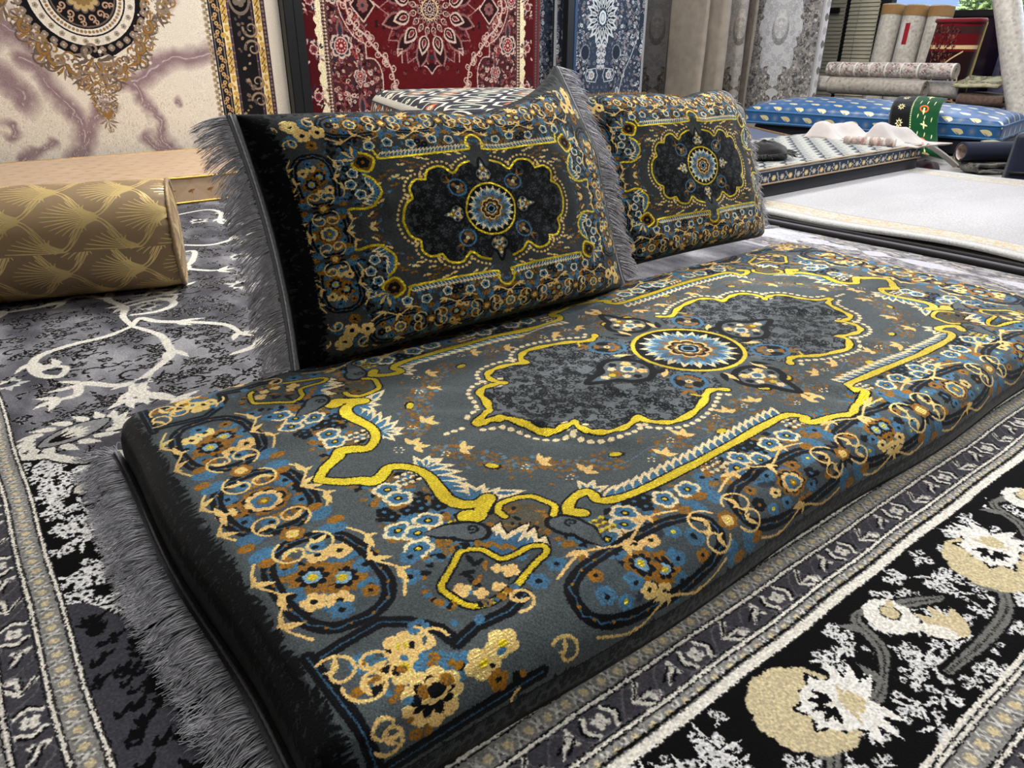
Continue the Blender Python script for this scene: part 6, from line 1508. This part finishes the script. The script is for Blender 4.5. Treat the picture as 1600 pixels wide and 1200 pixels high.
# pile of dark rugs, rolled rugs
ol = folded('folded_rug', 'olive-black patterned folded rug on top of the brown pile', 5.13, 1.60, .372, .33, .30, 2, .012, M_olive, math.radians(4))
ol.rotation_euler = (0, math.radians(-9), math.radians(4))
for k, (z, m) in enumerate(((0, M_brown), (.115, M_brown), (.23, M_brown))): folded('folded_rug', ['brown folded rug at the bottom of the pile beside the leaning roll', 'brown folded rug in the middle of the pile beside the leaning roll', 'brown folded rug directly under the olive-black one'][k], 5.17, 1.55, ZF + .002 + z, .32, .30, 4, .022, m, math.radians(-3 + 3 * k))
box_o = folded('folded_rug', 'dark folded rug hidden under the horizontal rolled rugs', 5.10, 2.37, ZF, .28, .86, 7, .026, M_dark, 0)
def roll(label, p0, p1, r, mat, group, seed=0, wrap=False, name='rolled_rug'):
    p0, p1 = Vector(p0), Vector(p1); d = (p1 - p0); L = d.length; d.normalize()
    t = thing(name, label, 'rug', p0, 0, group)
    up = d.orthogonal().normalized(); sd = d.cross(up); n, k = 24, 36; V, UV, F = [], [], []
    for i in range(n + 1):
        x = L * i / n
        for j in range(k + 1):
            a = 2 * pi * j / k; R = r * (1 + .02 * mnoise.noise(Vector((x * 5, math.cos(a) + seed, math.sin(a)))) + (.018 if 4 < j < 8 else 0))
            if wrap: R *= 1 + .02 * math.sin(a * 3 + x * 9) * (1 if i % 2 else .6)
            V.append(d * x + (up * math.cos(a) + sd * math.sin(a)) * R); UV.append((x / 1.0 + seed * .13, a * r / .5))
    for i in range(n):
        for j in range(k): q = i * (k + 1) + j; F.append((q, q + 1, q + k + 2, q + k + 1))
    mesh('rug_roll', V, F, UV, mat, t)
    for x, sg in ((0, -1), (L, 1)):            # spiral ends: concentric layers with a hollow core
        V, F = [], []
        rings = [(1.0, 0), (.97, .006), (.90, .006), (.88, -.004), (.80, -.004), (.78, .004), (.70, .004), (.68, -.006), (.58, -.006), (.56, .003), (.46, .003), (.44, -.05)]
        for q, dep in rings:
            for j in range(36): a = 2 * pi * j / 36; V.append(d * (x + sg * dep) + (up * math.cos(a) + sd * math.sin(a)) * r * q)
        for q in range(len(rings) - 1):
            for j in range(36): f = (q * 36 + j, q * 36 + (j + 1) % 36, (q + 1) * 36 + (j + 1) % 36, (q + 1) * 36 + j); F.append(f)
        F.append(tuple((len(rings) - 1) * 36 + j for j in range(36)))
        mesh('roll_end', V, F, None, M_rend, t)
    if wrap:
        V, F, UV = [], [], []
        for i in range(5):
            x = L - .075 + .018 * i
            for j in range(37): a = 2 * pi * j / 36; V.append(d * x + (up * math.cos(a) + sd * math.sin(a)) * r * (1.035 + .01 * math.sin(7 * a + i))); UV.append((0, 0))
        for i in range(4):
            for j in range(36): q = i * 37 + j; F.append((q, q + 1, q + 38, q + 37))
        mesh('tape_band', V, F, UV, M_cardb, t)
    return t
M_rend = plain('rug roll edge', C3(164, 154, 142), .9, 0, .1, .25, 60)
roll('pale rolled rug with cream ring stripes, topmost of the horizontal rolls', (5.03, 2.76, .445), (5.02, 1.76, .455), .055, M_roll, 'horizontal rolled rugs', 1)
roll('pale grey rolled rug lying in front, below the ring-striped roll', (4.99, 2.70, .325), (4.97, 1.93, .325), .062, M_rollg, 'horizontal rolled rugs', 2)
roll('rose-flecked rolled rug lying behind, its end showing past the grey roll', (5.13, 2.92, .325), (5.10, 1.72, .325), .062, M_wrap, 'horizontal rolled rugs', 4)
roll('plastic-wrapped rug roll standing at the window, first beside the blind', (5.60, 2.645, ZF), (5.66, 2.65, .93), .085, M_wrap, 'wrapped rug rolls standing at the window', 3, True)
roll('plastic-wrapped rug roll standing in the middle with a red label', (5.57, 2.44, ZF), (5.64, 2.44, .915), .092, M_wrap, 'wrapped rug rolls standing at the window', 5, True)
roll('plastic-wrapped rug roll standing beside the folded red rug', (5.56, 2.235, ZF), (5.63, 2.235, .905), .090, M_wrap, 'wrapped rug rolls standing at the window', 7, True)
M_red = plain('red label', C3(150, 24, 40), .5); M_lab = plain('white label', C3(212, 210, 206), .5)
for nm, ya, yb, za, zb, m in (('label', -.05, .0, .60, .80, M_lab), ('red_label', -.02, .012, .63, .79, M_red)):
    V, F = [], []
    for i in range(7):
        a = math.radians(185 + (ya + (yb - ya) * i / 6) * 700)
        for z in (za, zb): V.append((5.575 + .07 * z / .92 + .098 * math.cos(a) + (-.001 if nm != 'label' else 0), 2.44 + .098 * math.sin(a), z))
    for i in range(6): F.append((2 * i, 2 * i + 2, 2 * i + 3, 2 * i + 1))
    o = mesh(nm, V, F, None, m)
    par = [x for x in bpy.data.objects if x.get('label', '').startswith('plastic-wrapped rug roll standing in the middle')][0]
    o.parent = par; o.location = -par.location
roll('tall plastic-wrapped rug roll leaning diagonally at the right', (4.99, 1.165, ZF), (5.06, 1.70, 1.28), .082, M_wrap, None, 9, True)
# folded red rug standing
def fred(s, t):
    a = s; x = 5.42 + .10 * t; y = 1.96 - .30 * s + .02 * t
    return (x - .05 * math.sin(pi * s), y, .10 + .72 * t), (s, t)
def fold_stand(lab):
    t = thing('folded_rug', lab, 'rug', (5.33, 2.0, ZF), 0)
    V, UV, F = [], [], []; n = 22
    prof = [(-.055, .15), (-.062, .10), (-.064, .0), (-.062, -.10), (-.05, -.15), (-.02, -.168), (.02, -.168), (.05, -.15), (.062, -.1), (.064, 0), (.062, .1), (.05, .15), (.02, .166), (-.02, .166)]
    for i in range(n + 1):
        z = .80 * i / n
        for (px, py) in prof: V.append((px + .06 * z + .006 * math.sin(py * 20 + z * 5), py - .05 * z, z)); UV.append((.5 - py / .34, .1 + z * 1.05 if z > 0 else .1))
    m = len(prof)
    for i in range(n):
        for j in range(m): F.append((i * m + j, i * m + (j + 1) % m, (i + 1) * m + (j + 1) % m, (i + 1) * m + j))
    F.append(tuple(n * m + j for j in range(m)))
    mesh('rug_body', V, [f for f in F], UV, M_rfold, t)
    P = [(.06 * .80 + px * 1.02, py - .04, .80 + .010) for px, py in prof]; tube('rolled_edge', P, .016, plain('crimson pile', C3(120, 8, 22), .9, 0, .3), t, 8, True)
    tube('side_binding', [(.064 + .06 * z - .03, -.172 - .05 * z, z) for z in [.8 * i / 16 for i in range(17)]], .010, plain('straw binding', C3(186, 164, 110), .9), t)
fold_stand('deep red folded rug with cream scrolls standing against the window')
def leaning(name, label, y0, y1, x0, x1, z1, mat, seed):
    def f(s, t): return (x0 + (x1 - x0) * t + .012 * math.sin(s * 7 + seed), y0 + (y1 - y0) * s, .0 + z1 * t), (s * .9, t * .7)
    V, UV, F = sheet(14, 18, f); V, UV, F = slab(V, UV, F, 14, 18, -.012); o = mesh(name, V, F, UV, mat); o.location = (0, 0, ZF + .003); tag(o, label, 'rug')
leaning('leaning_rug', 'violet-grey rug leaning on the window behind the red folded rug', 1.80, .55, 5.70, 5.84, .80, M_violet, 1)
leaning('leaning_rug', 'darker violet rug folded in front of the other, behind the leaning roll', 1.62, 1.05, 5.60, 5.76, .66, cloth_mat('dusk violet rug', im_dam, .9, .1, .003, 250, .3, 250, .2, .15, 'MIRROR', tint=(.34, .33, .52)), 2)
tag(box('storage_box', 4.98, 5.16, .82, 1.02, ZF, .24, plain('glossy white plastic', C3(196, 196, 198), .25, 0, 0, .03), bev=.02), 'white plastic box at the foot of the leaning roll', 'box')

# ---------------------------------------------------------------- light and camera
def lamp(name, loc, rot, sx, sy, power, colr=(1, 1, 1)):
    l = bpy.data.lights.new(name, 'AREA'); l.shape = 'RECTANGLE'; l.size = sx; l.size_y = sy; l.energy = power; l.color = colr
    o = bpy.data.objects.new(name, l); col.objects.link(o); o.location = loc; o.rotation_euler = rot; return o
M_led = NT('lit diffuser'); M_led.set(Emission_Strength=3.0); M_led.b.inputs['Emission Color'].default_value = (1, .97, .92, 1); M_led = M_led.m
for i, (x, y, w) in enumerate(((.4, 2.0, 72), (3.3, 2.3, 58), (2.3, .35, 60), (1.1, -1.5, 34))):
    t = thing('ceiling_light', ['ceiling light panel above the kilim cushions', 'ceiling light panel above the lattice mattress', 'ceiling light panel above the ivory rug', 'ceiling light panel above the near edge of the charcoal rug'][i], 'light', (x, y, 2.86))
    box('light_frame', -.62, .62, -.32, .32, .0, .04, M_black, t); box('diffuser', -.58, .58, -.28, .28, -.012, .0, M_led, t, 0)
    lamp('ceiling_lamp', (x, y, 2.83), (0, 0, 0), 1.16, .56, w, (1, .965, .92))
lamp('window_daylight', (5.80, .9, 1.75), (0, math.radians(90), 0), 1.5, 3.4, 60, (.86, .93, 1.0))
sl = bpy.data.lights.new('sun', 'SUN'); sl.energy = 8; sl.angle = .02; so = bpy.data.objects.new('sun', sl); col.objects.link(so); so.rotation_euler = Vector((.5, .12, -.86)).to_track_quat('-Z', 'Y').to_euler()
W = bpy.data.worlds.new('sky'); sc.world = W; W.use_nodes = True; bg = W.node_tree.nodes['Background']; bg.inputs[0].default_value = (.36, .53, .87, 1); bg.inputs[1].default_value = 1.0
cam = bpy.data.cameras.new('camera'); co = bpy.data.objects.new('camera', cam); col.objects.link(co); sc.camera = co
cam.sensor_fit = 'HORIZONTAL'; cam.sensor_width = 36; cam.lens = 36 * 1140.13 / 1600; cam.clip_start = .02
co.location = (-1.08449, -.83961, .6448)
yaw, pitch, roll_ = math.radians(52.226), math.radians(25.14), math.radians(-.145)
co.rotation_euler = (Matrix.Rotation(yaw - pi / 2, 4, 'Z') @ Matrix.Rotation(pi / 2 - pitch, 4, 'X') @ Matrix.Rotation(-roll_, 4, 'Z')).to_euler()
vs = sc.view_settings; vs.view_transform = 'Standard'; vs.look = 'None'; vs.gamma = 1; vs.use_curve_mapping = False; vs.exposure = 0.12
